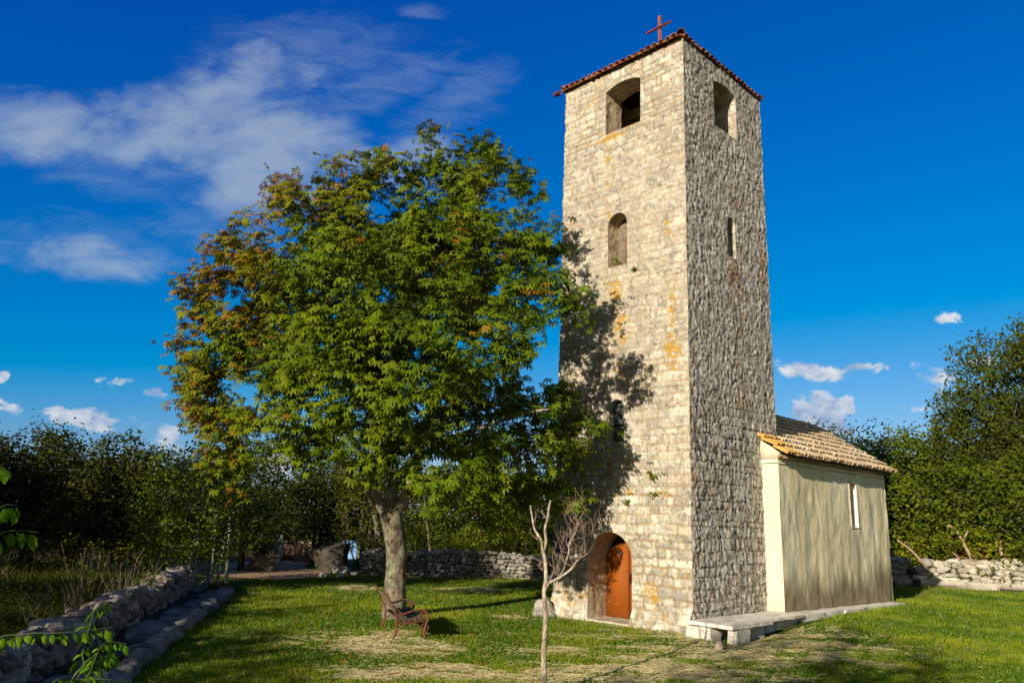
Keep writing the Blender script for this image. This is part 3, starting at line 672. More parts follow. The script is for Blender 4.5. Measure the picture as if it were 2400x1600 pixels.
mb.add(np.array(under), [(0, 1, 4), (1, 2, 4), (2, 3, 4), (3, 0, 4)]); adopt(mb.build('roof_deck', M['dark_wood']), roof)
mb = MB()
tbox(mb, TW + .10, -.05, TH - .02, (.22, .10, .10)); adopt(mb.build('eave_block', mat_simple('dark red clay corner block', (.16, .03, .02), .8)), roof)
# rafters and bell beam
for k in range(7):
    mb = MB(); bb = .8 + k * .42; mb.tube([tp(WT - .1, bb, 14.42), tp(TW / 2, bb, 14.42 + .72 * min(1, min(bb, TD - bb) / (TD / 2)))], .05, 5)
    mb.tube([tp(TW - WT + .1, bb, 14.42), tp(TW / 2, bb, 14.42 + .72 * min(1, min(bb, TD - bb) / (TD / 2)))], .05, 5); adopt(mb.build('rafter', M['beam_wood'] if k % 3 == 1 else M['dark_wood']), roof)
for k, (bb, zb, w_) in enumerate(((1.35, 13.62, .16), (2.3, 13.2, .14))):
    mb = MB(); tbox(mb, TW / 2, bb, zb, (TW - 2 * WT + .2, w_, .18), .01); adopt(mb.build('bell_beam', M['beam_wood'] if k == 0 else M['dark_wood']), tower)
# cross
mb = MB(); tbox(mb, 2.045, 2.13, 16.05, (.075, .075, 1.95), .008); cr_ = mb.build('cross', mat_simple('red oxide steel', (.36, .10, .045), .6, .0, .25, 20, .15)); adopt(cr_, tower, 'thin red metal cross on top of the tiled roof')
mb = MB(); tbox(mb, 2.055, 2.082, 16.6, (.88, .05, .06), .006); adopt(mb.build('cross_arm', mat_simple('dark red steel', (.22, .04, .02), .6, .0, .25, 20, .15)), cr_)

# ---- information board on the tower, left of the door
bd = empty('information_board', tuple(tp(3.7, -.05, 1.45)), 0); tag(bd, 'small dark red board with pale lettering on the tower left of the door', 'sign')
mb = MB(); tbox(mb, 3.83, -.055, 1.70, (.27, .02, .36)); tbox(mb, 3.56, -.05, 1.66, (.24, .02, .42)); adopt(mb.build('panel', M['sign_brown']), bd)
for r_ in range(4):
    for k in range(2): mb = MB(); tbox(mb, 3.64 - k * .12, -.064, 1.80 - r_ * .085, (.085, .006, .038), .001); adopt(mb.build('lettering', M['sign_text']), bd)
mb = MB()
for (da, dz, w_, h_) in ((0, .055, .10, .018), (0, -.055, .10, .018), (.045, 0, .018, .12), (-.045, 0, .018, .12), (0, .0, .022, .07)): tbox(mb, 3.86 + da, -.069, 1.77 + dz, (w_, .006, h_), .001)
adopt(mb.build('symbol', M['sign_green']), bd)

# ------------------------------------------------------------------ chapel
OFF = .438; CB0 = 3.3055; CL = 7.13; EV = 3.93; CA1 = 4.06; RA = 1.81; RZ = 5.60; SL = (RZ - 4.02) / (RA + .72)
chapel = empty('chapel', tuple(tp(1.8, 7, 0)), 0)
tag(chapel, 'small cream plastered chapel with clay tile roof and slit window, joined to the tower', 'chapel')
def plaster_col(u, z):
    P = np.stack([u * 1.0, z * .22, 0 * u], -1); P2 = np.stack([u, z, 0 * u], -1)
    c = lerp((.80, .70, .43), (.90, .82, .58), sstep(-.5, .5, fbm(P, 2.6, 4, 5)))
    streak = sstep(.10, .55, fbm(np.stack([u * 2.6, z * .28, 0 * u], -1), 1.6, 4, 15)); c = lerp(c, (.42, .39, .26), streak * .24 * sstep(4.2, 1.5, z))
    dirt = sstep(1.55, .75, z + .7 * fbm(P, 2.2, 4, 9) + .15 * sstep(7, 0, u)); c = lerp(c, (.20, .16, .095), dirt * .9)
    drip = np.exp(-((u - 4.55) / .32) ** 2) * sstep(2.4, 2.1, z) * sstep(.4, 2.0, z); c = lerp(c, (.33, .31, .22), drip * .6)
    st = sstep(.28, .6, fbm(P2, 9, 3, 45)); c = lerp(c, (.42, .38, .27), st * .35)
    return c
def plaster_disp(u, z):
    P = np.stack([u * .62, z * .20 + .05 * vnoise(np.stack([u, z, 0 * u], -1), 1.2, 3), 0 * u], -1); P2 = np.stack([u, z, 0 * u], -1)
    amp = sstep(3.75, 3.1, z) * .85 + .15
    return (.028 * fbm(P, 4.0, 3, 7) + .016 * fbm(P2, 2.6, 4, 8) + .016 * vnoise(P2, 1.1, 2) * .6) * amp
WIN = arch(7.52 - CB0, 8.23 - CB0 - .02, 2.36, 3.60, 0)
WINo = WIN.copy(); cw = WIN.mean(0); WIN = np.stack([(WIN[:, 0] - cw[0]) * .70 + cw[0], WIN[:, 1]], -1)
v, f, c = wall_face(CL, EV + .10, [WIN], lambda u, z: tp(-OFF, CB0 + u, z), sN, .032, plaster_disp, plaster_col, -.08); pl = [(v, f[:, ::-1], c)]
pl.append(reveal(WIN, lambda u, z, d: tp(-OFF + d, CB0 + u, z), .34, colour=lambda u, z, d: np.broadcast_to(np.array((.84, .80, .72)), (len(u), 3)), amp=.014, seed=31))
v, f, c = wall_face(OFF + .02, EV + .05, [], lambda u, z: tp(-OFF + u, CB0, z), fN, .035, lambda u, z: plaster_disp(u + 9, z) * .4, lambda u, z: lerp(plaster_col(u + 9, z + .7), (.66, .62, .46), np.full(len(u), .75)), -.08); pl.append((v, f, c))
# front gable strip above, rear gable and left wall
def flat(poly3, name='x'):
    P = np.array(poly3); return P, np.array([list(range(len(P)))]), np.tile((.66, .62, .46), (len(P), 1))
v, f, c = wall_face(CA1 + OFF, 5.7, [np.array([[0 - 1.0, 3.86 - SL], [RA + OFF, RZ - .12], [RA + OFF, 9], [-1, 9]]), np.array([[RA + OFF, RZ - .12], [RA + OFF + 4, RZ - .12 - 4 * SL], [9, 9], [RA + OFF, 9]])], lambda u, z: tp(-OFF + u, CB0 + CL, z), bN, .07, lambda u, z: 0 * u, plaster_col, -.05); pl.append((v, f[:, ::-1], c))
v, f, c = wall_face(CL, EV, [], lambda u, z: tp(CA1, CB0 + u, z), lN, .1, lambda u, z: 0 * u, plaster_col, -.05); pl.append((v, f, c))
join('wall', pl, M['plaster'], chapel)
# gable shoulder beside the tower, following the roof slope
gs = [(-OFF, EV + .02), (.03, EV + .02), (.03, EV + .08 + SL * (OFF + .03) + .16), (-OFF, EV + .20)]
slab_poly('gable_shoulder', gs, CB0 - .012, CB0 + .3, mat_simple('cream shoulder plaster', (.66, .62, .46), .9, var=.12, scale=5, bmp=.3), chapel)
mb = MB(); tbox(mb, -OFF - .01, CB0 + CL / 2, 3.86, (.03, CL, .035), .008); tbox(mb, -OFF / 2, CB0 - .012, 3.86, (OFF, .03, .03), .008); adopt(mb.build('cornice', mat_simple('cream cornice plaster', (.62, .58, .43), .9, var=.1, scale=5)), chapel)
mb = MB(); tbox(mb, -OFF - .05, CB0 + CL / 2, 4.01, (.18, CL + .02, .09), .01); adopt(mb.build('eave_course', mat_simple('ochre eave mortar', (.34, .25, .13), .9)), chapel)
wp = backing('window', WIN, lambda u, z: tp(-OFF + .30, CB0 + u, z), M['interior'], chapel, .05); wp['label'] = 'deep slit window with a flaking pale surround'
mb = MB(); oo = dense(np.stack([(WIN[:, 0] - cw[0]) * 1.08 + cw[0], (WIN[:, 1] - cw[1]) * 1.02 + cw[1]], -1), .05); k = len(oo)
rr_ = tp(-OFF - .012 - .01 * fbm(np.c_[oo, 0 * oo[:, 0]], 8, 2, 3), CB0 + oo[:, 0], oo[:, 1]); mb.tube(np.r_[rr_, rr_[:1]], .016, 6); adopt(mb.build('surround', mat_simple('flaking pinkish render', (.58, .47, .38), .9, var=.35, scale=14, bmp=.8, bdist=.03)), wp)
# roof
TILE_COLS = [(.60, .48, .29), (.66, .54, .35), (.54, .40, .24), (.64, .53, .38), (.46, .34, .22), (.56, .40, .26)]
ro = []
cs = math.hypot(RA + .70, RZ - 4.02 + .0); upR = tp(RA, 0, RZ) - tp(-.72, 0, 4.02); lnR = np.linalg.norm(upR); upR /= lnR
ro.append(tile_slope(tp(-.72, CB0 - .06, 4.03), [*BACK, 0], upR, CL + .22, lnR, .19, .37, seed=11))
upL = tp(RA, 0, RZ) - tp(CA1 + .28, 0, 4.02); lnL = np.linalg.norm(upL); upL /= lnL
ro.append(tile_slope(tp(CA1 + .28, CB0 + .9, 4.03), [*BACK, 0], upL, CL - .7, lnL, .19, .37, seed=12))
ro.append(ridge_tiles(tp(RA, CB0 + .9, RZ + .02), tp(RA, CB0 + CL + .18, RZ + .02), .11, .38, 5))
Vc = np.concatenate([r[0] for r in ro]); 
ora = sstep(1.15, .1, (Vc[:, :2] - NC) @ BACK - CB0 + .5 * vnoise(Vc, 1.5, 3)); pat = sstep(.15, .45, fbm(Vc, 1.6, 4, 6)) * .35; k = 0; rn = []
for r in ro:
    n_ = len(r[0]); rn.append((r[0], r[1], lerp(r[2], (.62, .34, .05), np.clip(ora[k:k + n_] + pat[k:k + n_] * .7, 0, 1) * .8))); k += n_
croof = join('roof', rn, M['tile'], chapel); croof['label'] = 'pitched roof of pale clay tiles, orange with lichen at the tower end'
mb = MB(); mb.add(np.array([tp(-.68, CB0 + .0, 4.05), tp(RA, CB0, RZ), tp(RA, CB0 + CL + .12, RZ), tp(-.68, CB0 + CL + .12, 4.05), tp(CA1 + .25, CB0, 4.05), tp(CA1 + .25, CB0 + CL + .12, 4.05)]), [(0, 1, 2, 3), (1, 4, 5, 2)])
adopt(mb.build('roof_deck', M['dark_wood']), croof)

# ------------------------------------------------------------------ stone bench slab along tower and chapel
ledge = empty('stone_ledge', tuple(tp(-.6, 3, 0)), 0); tag(ledge, 'long low ledge of pale stone slabs running along the tower and chapel wall', 'stone ledge')
def led_col(q): return lerp((.60, .54, .44), (.88, .82, .72), sstep(-.5, .35, fbm(q, 5, 5, 3, .6)))
cuts = [-.42, 1.25, 3.2, 4.4, 5.6, 7.0, 8.1, 9.2, 10.1]; wid = [-1.14, -.98, -.93, -.90, -.93, -.88, -.9, -.86]
for k in range(8):
    o = rough_box(wid[k], -.10 if k < 2 else -OFF - .02 if cuts[k] > 3 else -.1, cuts[k] + .012, cuts[k + 1] - .012, .305 if k < 2 else .1, .375 - .018 * k, .06, .022, led_col, M['stone'], 'slab', ledge, seed=k * 7)
for k, (a0, a1, b0, b1) in enumerate(((-.62, -.02, -.36, .02), (-1.16, -.96, -.30, .25), (-1.0, -.3, .55, 1.15), (-.85, -.3, 1.5, 3.1), (-.8, -.45, 3.3, 10))):
    rough_box(a0, a1, b0, b1, -.1, .28 - (.16 if k == 4 else 0), .07, .03, led_col, M['rock'], 'support', ledge, seed=50 + k)
# ------------------------------------------------------------------ rocks and dry stone walls
def ico(level):
    import bmesh
    bm = bmesh.new(); bmesh.ops.create_icosphere(bm, subdivisions=level, radius=1.0); V = np.array([v.co[:] for v in bm.verts]); F = np.array([[v.index for v in f.verts] for f in bm.faces]); bm.free(); return V, F
ICO = {k: ico(k) for k in (1, 2, 3, 4)}
def unit3(v): return v / np.linalg.norm(v, axis=-1, keepdims=True)
def rocks(specs, level, seed, amp=.22, boxy=.55, cols=((.30, .28, .25), (.62, .58, .52)), pink=None, planes=9):
    """specs: list of centre(3), size(3), angle. One rough stone for each"""
    T, F = ICO[level]; r = np.random.default_rng(seed); Vs, Fs, Cs, n = [], [], [], 0
    Tb = np.sign(T) * np.abs(T) ** boxy; Tb = Tb / np.max(np.abs(Tb), axis=1)[:, None] * (1 - .0) ; Tb = Tb * .55 + T * .55
    for c, s, a in specs:
        t = r.random(3) * 50; nz = fbm(T * 1.1 + t, 1.3, 2, seed) * amp * 1.6 + fbm(T + t, 3.2, 3, seed + 5, .6) * amp * .8
        nz = nz - amp * .5 * np.abs(vnoise(T + t, 2.4, seed + 9))
        pn = unit3(r.normal(0, 1, (planes, 3))); pd = r.uniform(.45, .85, planes); dt = T @ pn.T; cut = np.where(dt > .05, pd / np.maximum(dt, .05), 9).min(1); cut = np.minimum(cut, 1.25)
        v = T * np.minimum(np.linalg.norm(Tb, axis=1), cut * 1.12)[:, None] * (1 + nz * .5 + .07 * vnoise(T + t, 6.5, seed + 2))[:, None] * 1.22; tl = r.normal(0, .13, 2)
        Rx = np.array([[1, 0, 0], [0, math.cos(tl[0]), -math.sin(tl[0])], [0, math.sin(tl[0]), math.cos(tl[0])]]); v = (v * (np.array(s) / 2)) @ (rotz(a) @ Rx).T + np.array(c)
        k = r.random(); col = lerp(np.tile(cols[0], (len(v), 1)), np.tile(cols[1], (len(v), 1)), np.clip(k * .6 + .5 * sstep(-.4, .5, fbm(v, 7, 3, seed)), 0, 1))
        if pink is not None: col = lerp(col, pink, np.full(len(v), .5 * (r.random() < .35)))
        col = lerp(col, (.07, .065, .06), sstep(.10, .45, fbm(v, 5, 4, seed + 3, .6)) * .55)
        Vs.append(v); Fs.append(F + n); Cs.append(col); n += len(v)
    return np.concatenate(Vs), np.concatenate(Fs), np.concatenate(Cs)
def drystone(name, pts, H, thick, size, seed, level=2, root=None, label=None, hvar=.12, **kw):
    """coursed rough stones on both faces and the top of a wall along pts, with a core so no light passes"""
    r = np.random.default_rng(seed); pts = np.array(pts, float); seg = np.linalg.norm(np.diff(pts, axis=0), axis=1); Ls = np.r_[0, np.cumsum(seg)]; L_ = Ls[-1]
    def pos(s):
        i = min(np.searchsorted(Ls, s, side='right') - 1, len(seg) - 1); d = (pts[i + 1] - pts[i]) / seg[i]; return pts[i] + d * (s - Ls[i]), d
    sp = []; Hs = lambda s: H * (1 + hvar * vnoise(np.array([[s * .6, seed, 0.]]), 1, 4)[0])
    for side in (-1, 1):
        z = 0
        while z < H * 1.15:
            h = size * r.uniform(.5, .85); s = r.uniform(-.3, 0)
            while s < L_:
                w = size * r.uniform(.7, 1.6); sc_ = s + w / 2
                if 0 < sc_ < L_ and z + h * .4 < Hs(sc_):
                    p, d = pos(sc_); nn = np.array([d[1], -d[0]]); p = p + nn * side * (thick / 2 - size * .22 + r.normal(0, .02)); sp.append(((*p, z + h / 2 + r.normal(0, .012)), (w * 1.06, size * r.uniform(.8, 1.1), h * 1.08), math.atan2(d[1], d[0]) + r.normal(0, .12)))
                s += w
            z += h * .93
    s = 0
    while s < L_:
        w = size * r.uniform(.9, 1.7); p, d = pos(min(s + w / 2, L_)); nn = np.array([d[1], -d[0]])
        for k in (-.25, .25): q = p + nn * thick * k * r.uniform(.6, 1.2); sp.append(((*q, Hs(s) + r.uniform(-.03, .05)), (w * 1.05, thick * .6, size * r.uniform(.5, .8)), math.atan2(d[1], d[0]) + r.normal(0, .3)))
        s += w * .85
    V_, F_, C_ = rocks(sp, level, seed, **kw)
    o = mesh(name, V_, F_, M['rock'], None, C_)
    mb = MB()
    for i in range(len(seg)):
        d = (pts[i + 1] - pts[i]) / seg[i]; c = (pts[i] + pts[i + 1]) / 2; mb.box((*c, H * .42), (seg[i] + .05, thick * .62, H * .86), rotz(math.atan2(d[1], d[0])))
    core = mb.build('rubble_core', mat_simple('wall core', (.06, .05, .04), 1)); core.parent = o
    return o
# left boundary wall: rough karst stones, near the camera
W1 = [(-4.85, 4.2), (-5.2, 5.8), (-6.12, 10.0), (-7.02, 14.0), (-7.92, 18.0), (-8.75, 21.8), (-9.3, 24.4)]
w1 = drystone('dry_stone_wall', W1, .60, .46, .25, 5, 3, hvar=.16, amp=.36, cols=((.13, .11, .10), (.58, .52, .46)), pink=(.46, .36, .31)); tag(w1, 'rough grey-pink dry stone wall running away from the lower left corner beside the dry grass', 'wall')
# low mossy ledge at its foot
lw = [(np.array(p) + WN * 1.16) for p in W1[1:6]]; sp = []; r = np.random.default_rng(4); 
for i in range(len(lw) - 1):
    p, q = lw[i], lw[i + 1]; Lg = np.linalg.norm(q - p); a = math.atan2(*(q - p)[::-1]); s = 0
    while s < Lg:
        w = r.uniform(.5, .95); c = p + (q - p) * (s + w / 2) / Lg; sp.append(((*c, .07 + r.normal(0, .01)), (w * 1.04, .29 + r.normal(0, .03), .22), a + r.normal(0, .04))); s += w * .97
        c2 = c - WN * .42; sp.append(((*c2, .02), (w * 1.1, .5, .16), a))
V_, F_, C_ = rocks(sp, 3, 9, amp=.10, boxy=.22, planes=3, cols=((.10, .095, .09), (.40, .39, .37)))
M['litter'] = mat_simple('leaf litter and soil', (.075, .052, .034), 1.0, var=.6, scale=14, bmp=1.0, bdist=.05)
fp = []
for t in np.linspace(0, 1, 60):
    c = np.array(W1[1]) * (1 - t) + np.array(W1[5]) * t
    for k, d_ in enumerate(np.linspace(.1, 1.15, 7)): q = c + WN * d_; fp.append((*q, .155 - .02 * k + .035 * vnoise(np.array([[q[0], q[1], 0.]]), 5, 3)[0]))
id_ = np.arange(420).reshape(60, 7); ff = np.stack([id_[:-1, :-1], id_[:-1, 1:], id_[1:, 1:], id_[1:, :-1]], -1).reshape(-1, 4)
o = mesh('stone_kerb', V_, F_, M['rock'], None, C_); mesh('litter', np.array(fp), ff, M['litter'], o); tag(o, 'low worn stone ledge in the shade along the foot of the left wall', 'stone ledge')
# back wall behind the chestnut, up to behind the tower
W2 = [on_ground(*p)[:2] for p in ((838, 1322), (930, 1328), (1060, 1326), (1180, 1330), (1262, 1334))] + [on_ground(1330, 1336)[:2]]
w2 = drystone('dry_stone_wall', W2, .92, .6, .20, 15, 2, hvar=.16, amp=.3, cols=((.16, .15, .125), (.52, .49, .40))); tag(w2, 'pale dry stone wall behind the lawn between the chestnut trunk and the tower', 'wall')
# wall right of the chapel; shade and sun painted into the stone colours
W3 = [np.array([9.5, 35.2]), np.array([14.5, 35.0]), np.array([17.6, 34.6])]
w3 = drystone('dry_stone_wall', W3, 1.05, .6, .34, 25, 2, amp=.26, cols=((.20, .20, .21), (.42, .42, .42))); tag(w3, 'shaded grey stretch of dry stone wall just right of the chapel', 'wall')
W4 = [np.array([17.9, 34.2]), np.array([20.4, 33.0]), np.array([23.5, 31.6]), np.array([28.0, 29.5])]
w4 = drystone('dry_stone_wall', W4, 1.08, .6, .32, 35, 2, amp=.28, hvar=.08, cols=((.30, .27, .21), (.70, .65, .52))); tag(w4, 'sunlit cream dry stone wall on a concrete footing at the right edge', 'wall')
mb = MB()
for i in range(3):
    p, q = W4[i] + np.array([-.16, -.36]), W4[i + 1] + np.array([-.16, -.36]); d = q - p; mb.box((*((p + q) / 2), .15), (np.linalg.norm(d) + .1, .28, .34), rotz(math.atan2(d[1], d[0])), .02)
adopt(mb.build('concrete_footing', mat_simple('weathered concrete', (.44, .39, .31), .95, var=.35, scale=3, bmp=.6, bdist=.02)), w4)
# boulder mound, planter, low wall, loose stones
def rock_thing(name, pos, size, label, cat, seed, level=3, amp=.2, cols=((.36, .33, .28), (.66, .62, .54)), group=None, rot=.3):
    V_, F_, C_ = rocks([((0, 0, 0), size, rot)], level, seed, amp=amp, cols=cols); o = mesh(name, V_, F_, M['rock'], None, C_, smooth=False); o.location = (pos[0], pos[1], size[2] * .36 + (pos[2] if len(pos) > 2 and abs(pos[2]) > 1e-6 else 0)); return tag(o, label, cat, group)
p = on_ground(752, 1312); rock_thing('boulder', p[:2], (1.55, 1.2, 1.12), 'big weathered boulder, shade painted into its dark colour, where the gravel path meets the lawn', 'boulder', 3, 4, .22, ((.03, .027, .022), (.13, .11, .085)))  # stone colour lowered to carry the shade it lies in
p = on_ground(600, 1311); pt_ = empty('stone_planter', (p[0], p[1], 0), .3); tag(pt_, 'round stone planter with a spiky green plant standing on the gravel path', 'planter')
V_, F_, C_ = rocks([((0, 0, 0), (1.0, .8, .8), 0)], 3, 8, amp=.12, boxy=.4, cols=((.12, .09, .06), (.34, .26, .18))); V_[:, 2] = np.minimum(V_[:, 2] + .33, .66); o = mesh('trough', V_, F_, M['rock'], pt_, C_)
for i, (px, py, nm) in enumerate(((855, 1322, 'left'), (690, 1318, 'x'))):
    pass
p0 = atY(650, 1290, 37.5)[:2]; p1 = atY(726, 1288, 37.0)[:2]; d = p1 - p0
mb = MB(); mb.box((0, 0, .42), (np.linalg.norm(d), .35, .84), None, .03); o = mb.build('parapet_wall', mat_simple('pinkish rendered parapet', (.27, .17, .12), .9, var=.3, scale=3)); o.location = (*((p0 + p1) / 2), 0); o.rotation_euler = (0, 0, math.atan2(d[1], d[0])); tag(o, 'low pinkish rendered parapet at the far end of the path', 'wall')
mb = MB(); mb.box((0, 0, .89), (np.linalg.norm(d) + .08, .48, .10), None, .02); q = mb.build('coping', mat_simple('pale coping stone', (.60, .46, .36), .9)); q.parent = o
p = atY(636, 1290, 35.5)[:2]; nb = empty('notice_board', (*p, 0), 0); tag(nb, 'small upright white notice panel beside the path planter', 'sign')
mb = MB(); mb.box((0, 0, .85), (.34, .05, .85), None, .01); mb.build('panel', mat_simple('pale blue white panel', (.55, .58, .66), .6), nb); mb = MB(); mb.box((-.15, 0, .25), (.04, .04, .5)); mb.build('leg', M['iron_black'], nb); mb = MB(); mb.box((.15, 0, .25), (.04, .04, .5)); mb.build('leg', M['iron_black'], nb)
p = on_ground(1254, 1416); rock_thing('stone_block', p[:2], (.48, .42, .42), 'squared pale stone block at the foot of the tower\'s left corner', 'stone', 13, 3, .06)
p = on_ground(1652, 1497); rock_thing('loose_stone', p[:2], (.17, .12, .20), 'fist-sized pinkish stone alone on the mown hay in front of the ledge', 'stone', 21, 3, .12, ((.62, .46, .38), (.78, .62, .52)))
p = on_ground(1392, 1449); rock_thing('flat_stone', p[:2], (.42, .22, .07), 'flat pale stone sunk in the grass before the door step', 'stone', 22, 3, .08)
r = np.random.default_rng(8)
lbl = ['largest of the loose pale stones at the foot of the boulder', 'second loose pale stone, right of the biggest one by the boulder', 'small pale stone at the boulder foot nearest the lawn', 'small pale stone at the right end of the row below the boulder', 'half-buried pale stone at the left end of the boulder foot']
for k, (px, py, s_) in enumerate(((772, 1318, .55), (795, 1319, .42), (783, 1327, .3), (812, 1322, .32), (740, 1326, .3))):
    p = on_ground(px, py); rock_thing('loose_stone', p[:2], (s_, s_ * .8, s_ * .7), lbl[k], 'stone', 40 + k, 2, .2, group='loose stones at the boulder foot')
# ------------------------------------------------------------------ leaves
def unit(v): return v / (np.linalg.norm(v, axis=-1, keepdims=True) + 1e-9)
def palmate(P, N_, size, cols, r, leaflets=6):
    """horse chestnut leaves: fans of drooping leaflets. P (n,3) base, N_ (n,3) facing, size (n,), cols (n,3)"""
    n = len(P); down = np.array([0, 0, -1.0]); fwd = N_ * np.array([1, 1, .15]) + down * .55 + r.normal(0, .35, (n, 3)); fwd = unit(fwd)
    nr = N_ * .7 + np.array([0, 0, .9]) + r.normal(0, .28, (n, 3)); nr = unit(nr - fwd * (nr * fwd).sum(-1, keepdims=True)); sd_ = np.cross(fwd, nr)
    V_ = np.empty((n, leaflets, 5, 3)); angs = np.linspace(-1.75, 1.75, leaflets)
    for k, a in enumerate(angs):
        ln = size * (1 - .30 * (abs(a) / 1.75) ** 1.5) * r.uniform(.85, 1.1, n); dr = (.30 + .2 * r.random(n))
        d = math.cos(a) * fwd + math.sin(a) * sd_; s = -math.sin(a) * fwd + math.cos(a) * sd_; w = ln * .17
        tip = P + d * ln[:, None] - nr * (dr * ln)[:, None]; mid = P + d * (ln * .62)[:, None] + nr * (.02 * ln)[:, None]
        V_[:, k, 0] = P; V_[:, k, 1] = mid - s * w[:, None] - nr * (.05 * ln)[:, None]; V_[:, k, 2] = tip; V_[:, k, 3] = mid + s * w[:, None] - nr * (.05 * ln)[:, None]; V_[:, k, 4] = mid + nr * (.03 * ln)[:, None]
    base = np.arange(n * leaflets)[:, None] * 5
    F = np.concatenate([base + np.array([0, 1, 4]), base + np.array([1, 2, 4]), base + np.array([2, 3, 4]), base + np.array([3, 0, 4])])
    C_ = np.repeat((cols[:, None] * r.uniform(.85, 1.15, (n, leaflets, 1))).reshape(-1, 3), 5, 0)
    return V_.reshape(-1, 3), F, C_
def small_leaves(P, N_, size, cols, r, asp=.55):
    """single folded leaves"""
    n = len(P); d = unit(r.normal(0, 1, (n, 3)) + np.array([0, 0, -.2])); nr = unit(N_ + r.normal(0, .30, (n, 3))); nr = unit(nr - d * (nr * d).sum(-1, keepdims=True)); s = np.cross(d, nr); L_ = size[:, None]
    V_ = np.stack([P, P + d * L_ * .5 + s * L_ * asp * .5 - nr * L_ * .04, P + d * L_ - nr * L_ * .12, P + d * L_ * .5 - s * L_ * asp * .5 - nr * L_ * .04], 1).reshape(-1, 3)
    return V_, np.arange(n * 4).reshape(n, 4), np.repeat(cols, 4, 0)
def shell_points(lobes, per_m2, r, inner=.5, keep_out=.72):
    """points in the outer part of ellipsoid lobes; lobes: centre, radii"""
    Ps, Ns = [], []
    for i, (c, R3) in enumerate(lobes):
        c = np.array(c, float); R3 = np.array(R3, float); A = 4 * np.pi * ((R3[0] * R3[1]) ** 1.6 / 3 + (R3[0] * R3[2]) ** 1.6 / 3 + (R3[1] * R3[2]) ** 1.6 / 3) ** (1 / 1.6)
        n = max(3, int(A * per_m2)); d = unit(r.normal(0, 1, (n, 3))); rad = inner + (1 - inner) * r.random(n) ** .5
        bump_ = 1 + .13 * fbm(d * 2.2 + i * 7, 1, 2, 3); p = c + d * R3 * (rad * bump_)[:, None]; nn = unit(d / R3)
        ok = np.ones(n, bool)
        for j, (c2, R2) in enumerate(lobes):
            if j != i: ok &= (((p - np.array(c2)) / np.array(R2)) ** 2).sum(1) > keep_out ** 2 * .5
        Ps.append(p[ok]); Ns.append(nn[ok])
    return np.concatenate(Ps), np.concatenate(Ns)
def grow(trunk_pts, trunk_r, targets, r, rmin=.006, pw=.42, step=.5, sag=.12):
    """branches: joins each target to the nearest wood already grown, thickness from how many tips a limb carries"""
    nodes = [np.array(p, float) for p in trunk_pts]; par = [-1] + list(range(len(trunk_pts) - 1)); nt_ = len(nodes)
    fork = nodes[-1]; order = np.argsort(np.linalg.norm(targets - fork, axis=1)); start = max(0, nt_ - 3); tips = []
    arr = np.array(nodes)
    for t in order:
        q = targets[t]; dd = np.linalg.norm(arr[start:] - q, axis=1) + .5 * np.maximum(0, arr[start:, 2] - q[2]); i = start + int(np.argmin(dd)); p = arr[i]; L_ = np.linalg.norm(q - p); k = max(1, int(L_ / step)); prev = i; new = []
        for a in range(1, k + 1):
            f = a / k; w = p * (1 - f) + q * f + np.array([0, 0, -sag * L_ * math.sin(math.pi * f) * .5]) + (r.normal(0, .05, 3) * min(L_, 1) if a < k else 0)
            new.append(w); par.append(prev); prev = len(par) - 1
        arr = np.concatenate([arr, np.array(new)]); tips.append(prev)
    cnt = np.zeros(len(arr))
    for t in tips: cnt[t] += 1
    for i in range(len(arr) - 1, 0, -1): cnt[par[i]] += cnt[i]
    rad = rmin * np.maximum(cnt, 1) ** pw
    return arr, np.array(par), rad, nt_
def branch_mesh(arr, par, rad, skip, n=6, rcap=9.):
    """a tapered prism for each link"""
    i = np.arange(max(skip, 1), len(arr)); p = arr[par[i]]; q = arr[i]; r0 = np.minimum(rad[par[i]], rad[i] * 1.7); r0 = np.minimum(r0, rcap); r1 = np.minimum(rad[i], rcap); d = unit(q - p); ref = np.where(np.abs(d[:, 2:3]) > .9, np.array([[1., 0, 0]]), np.array([[0, 0, 1.]])); a = unit(np.cross(ref, d)); b = np.cross(d, a)
    ang = np.linspace(0, 2 * np.pi, n, endpoint=False); ring = np.cos(ang)[None, :, None] * a[:, None] + np.sin(ang)[None, :, None] * b[:, None]
    q2 = q + d * (r1 * .5)[:, None]
    V_ = np.concatenate([p[:, None] + ring * r0[:, None, None], q2[:, None] + ring * r1[:, None, None]], 1); m = len(i); base = np.arange(m)[:, None, None] * 2 * n; j = np.arange(n)
    F = (base + np.stack([j, (j + 1) % n, n + (j + 1) % n, n + j], -1)[None]).reshape(-1, 4); return V_.reshape(-1, 3), F
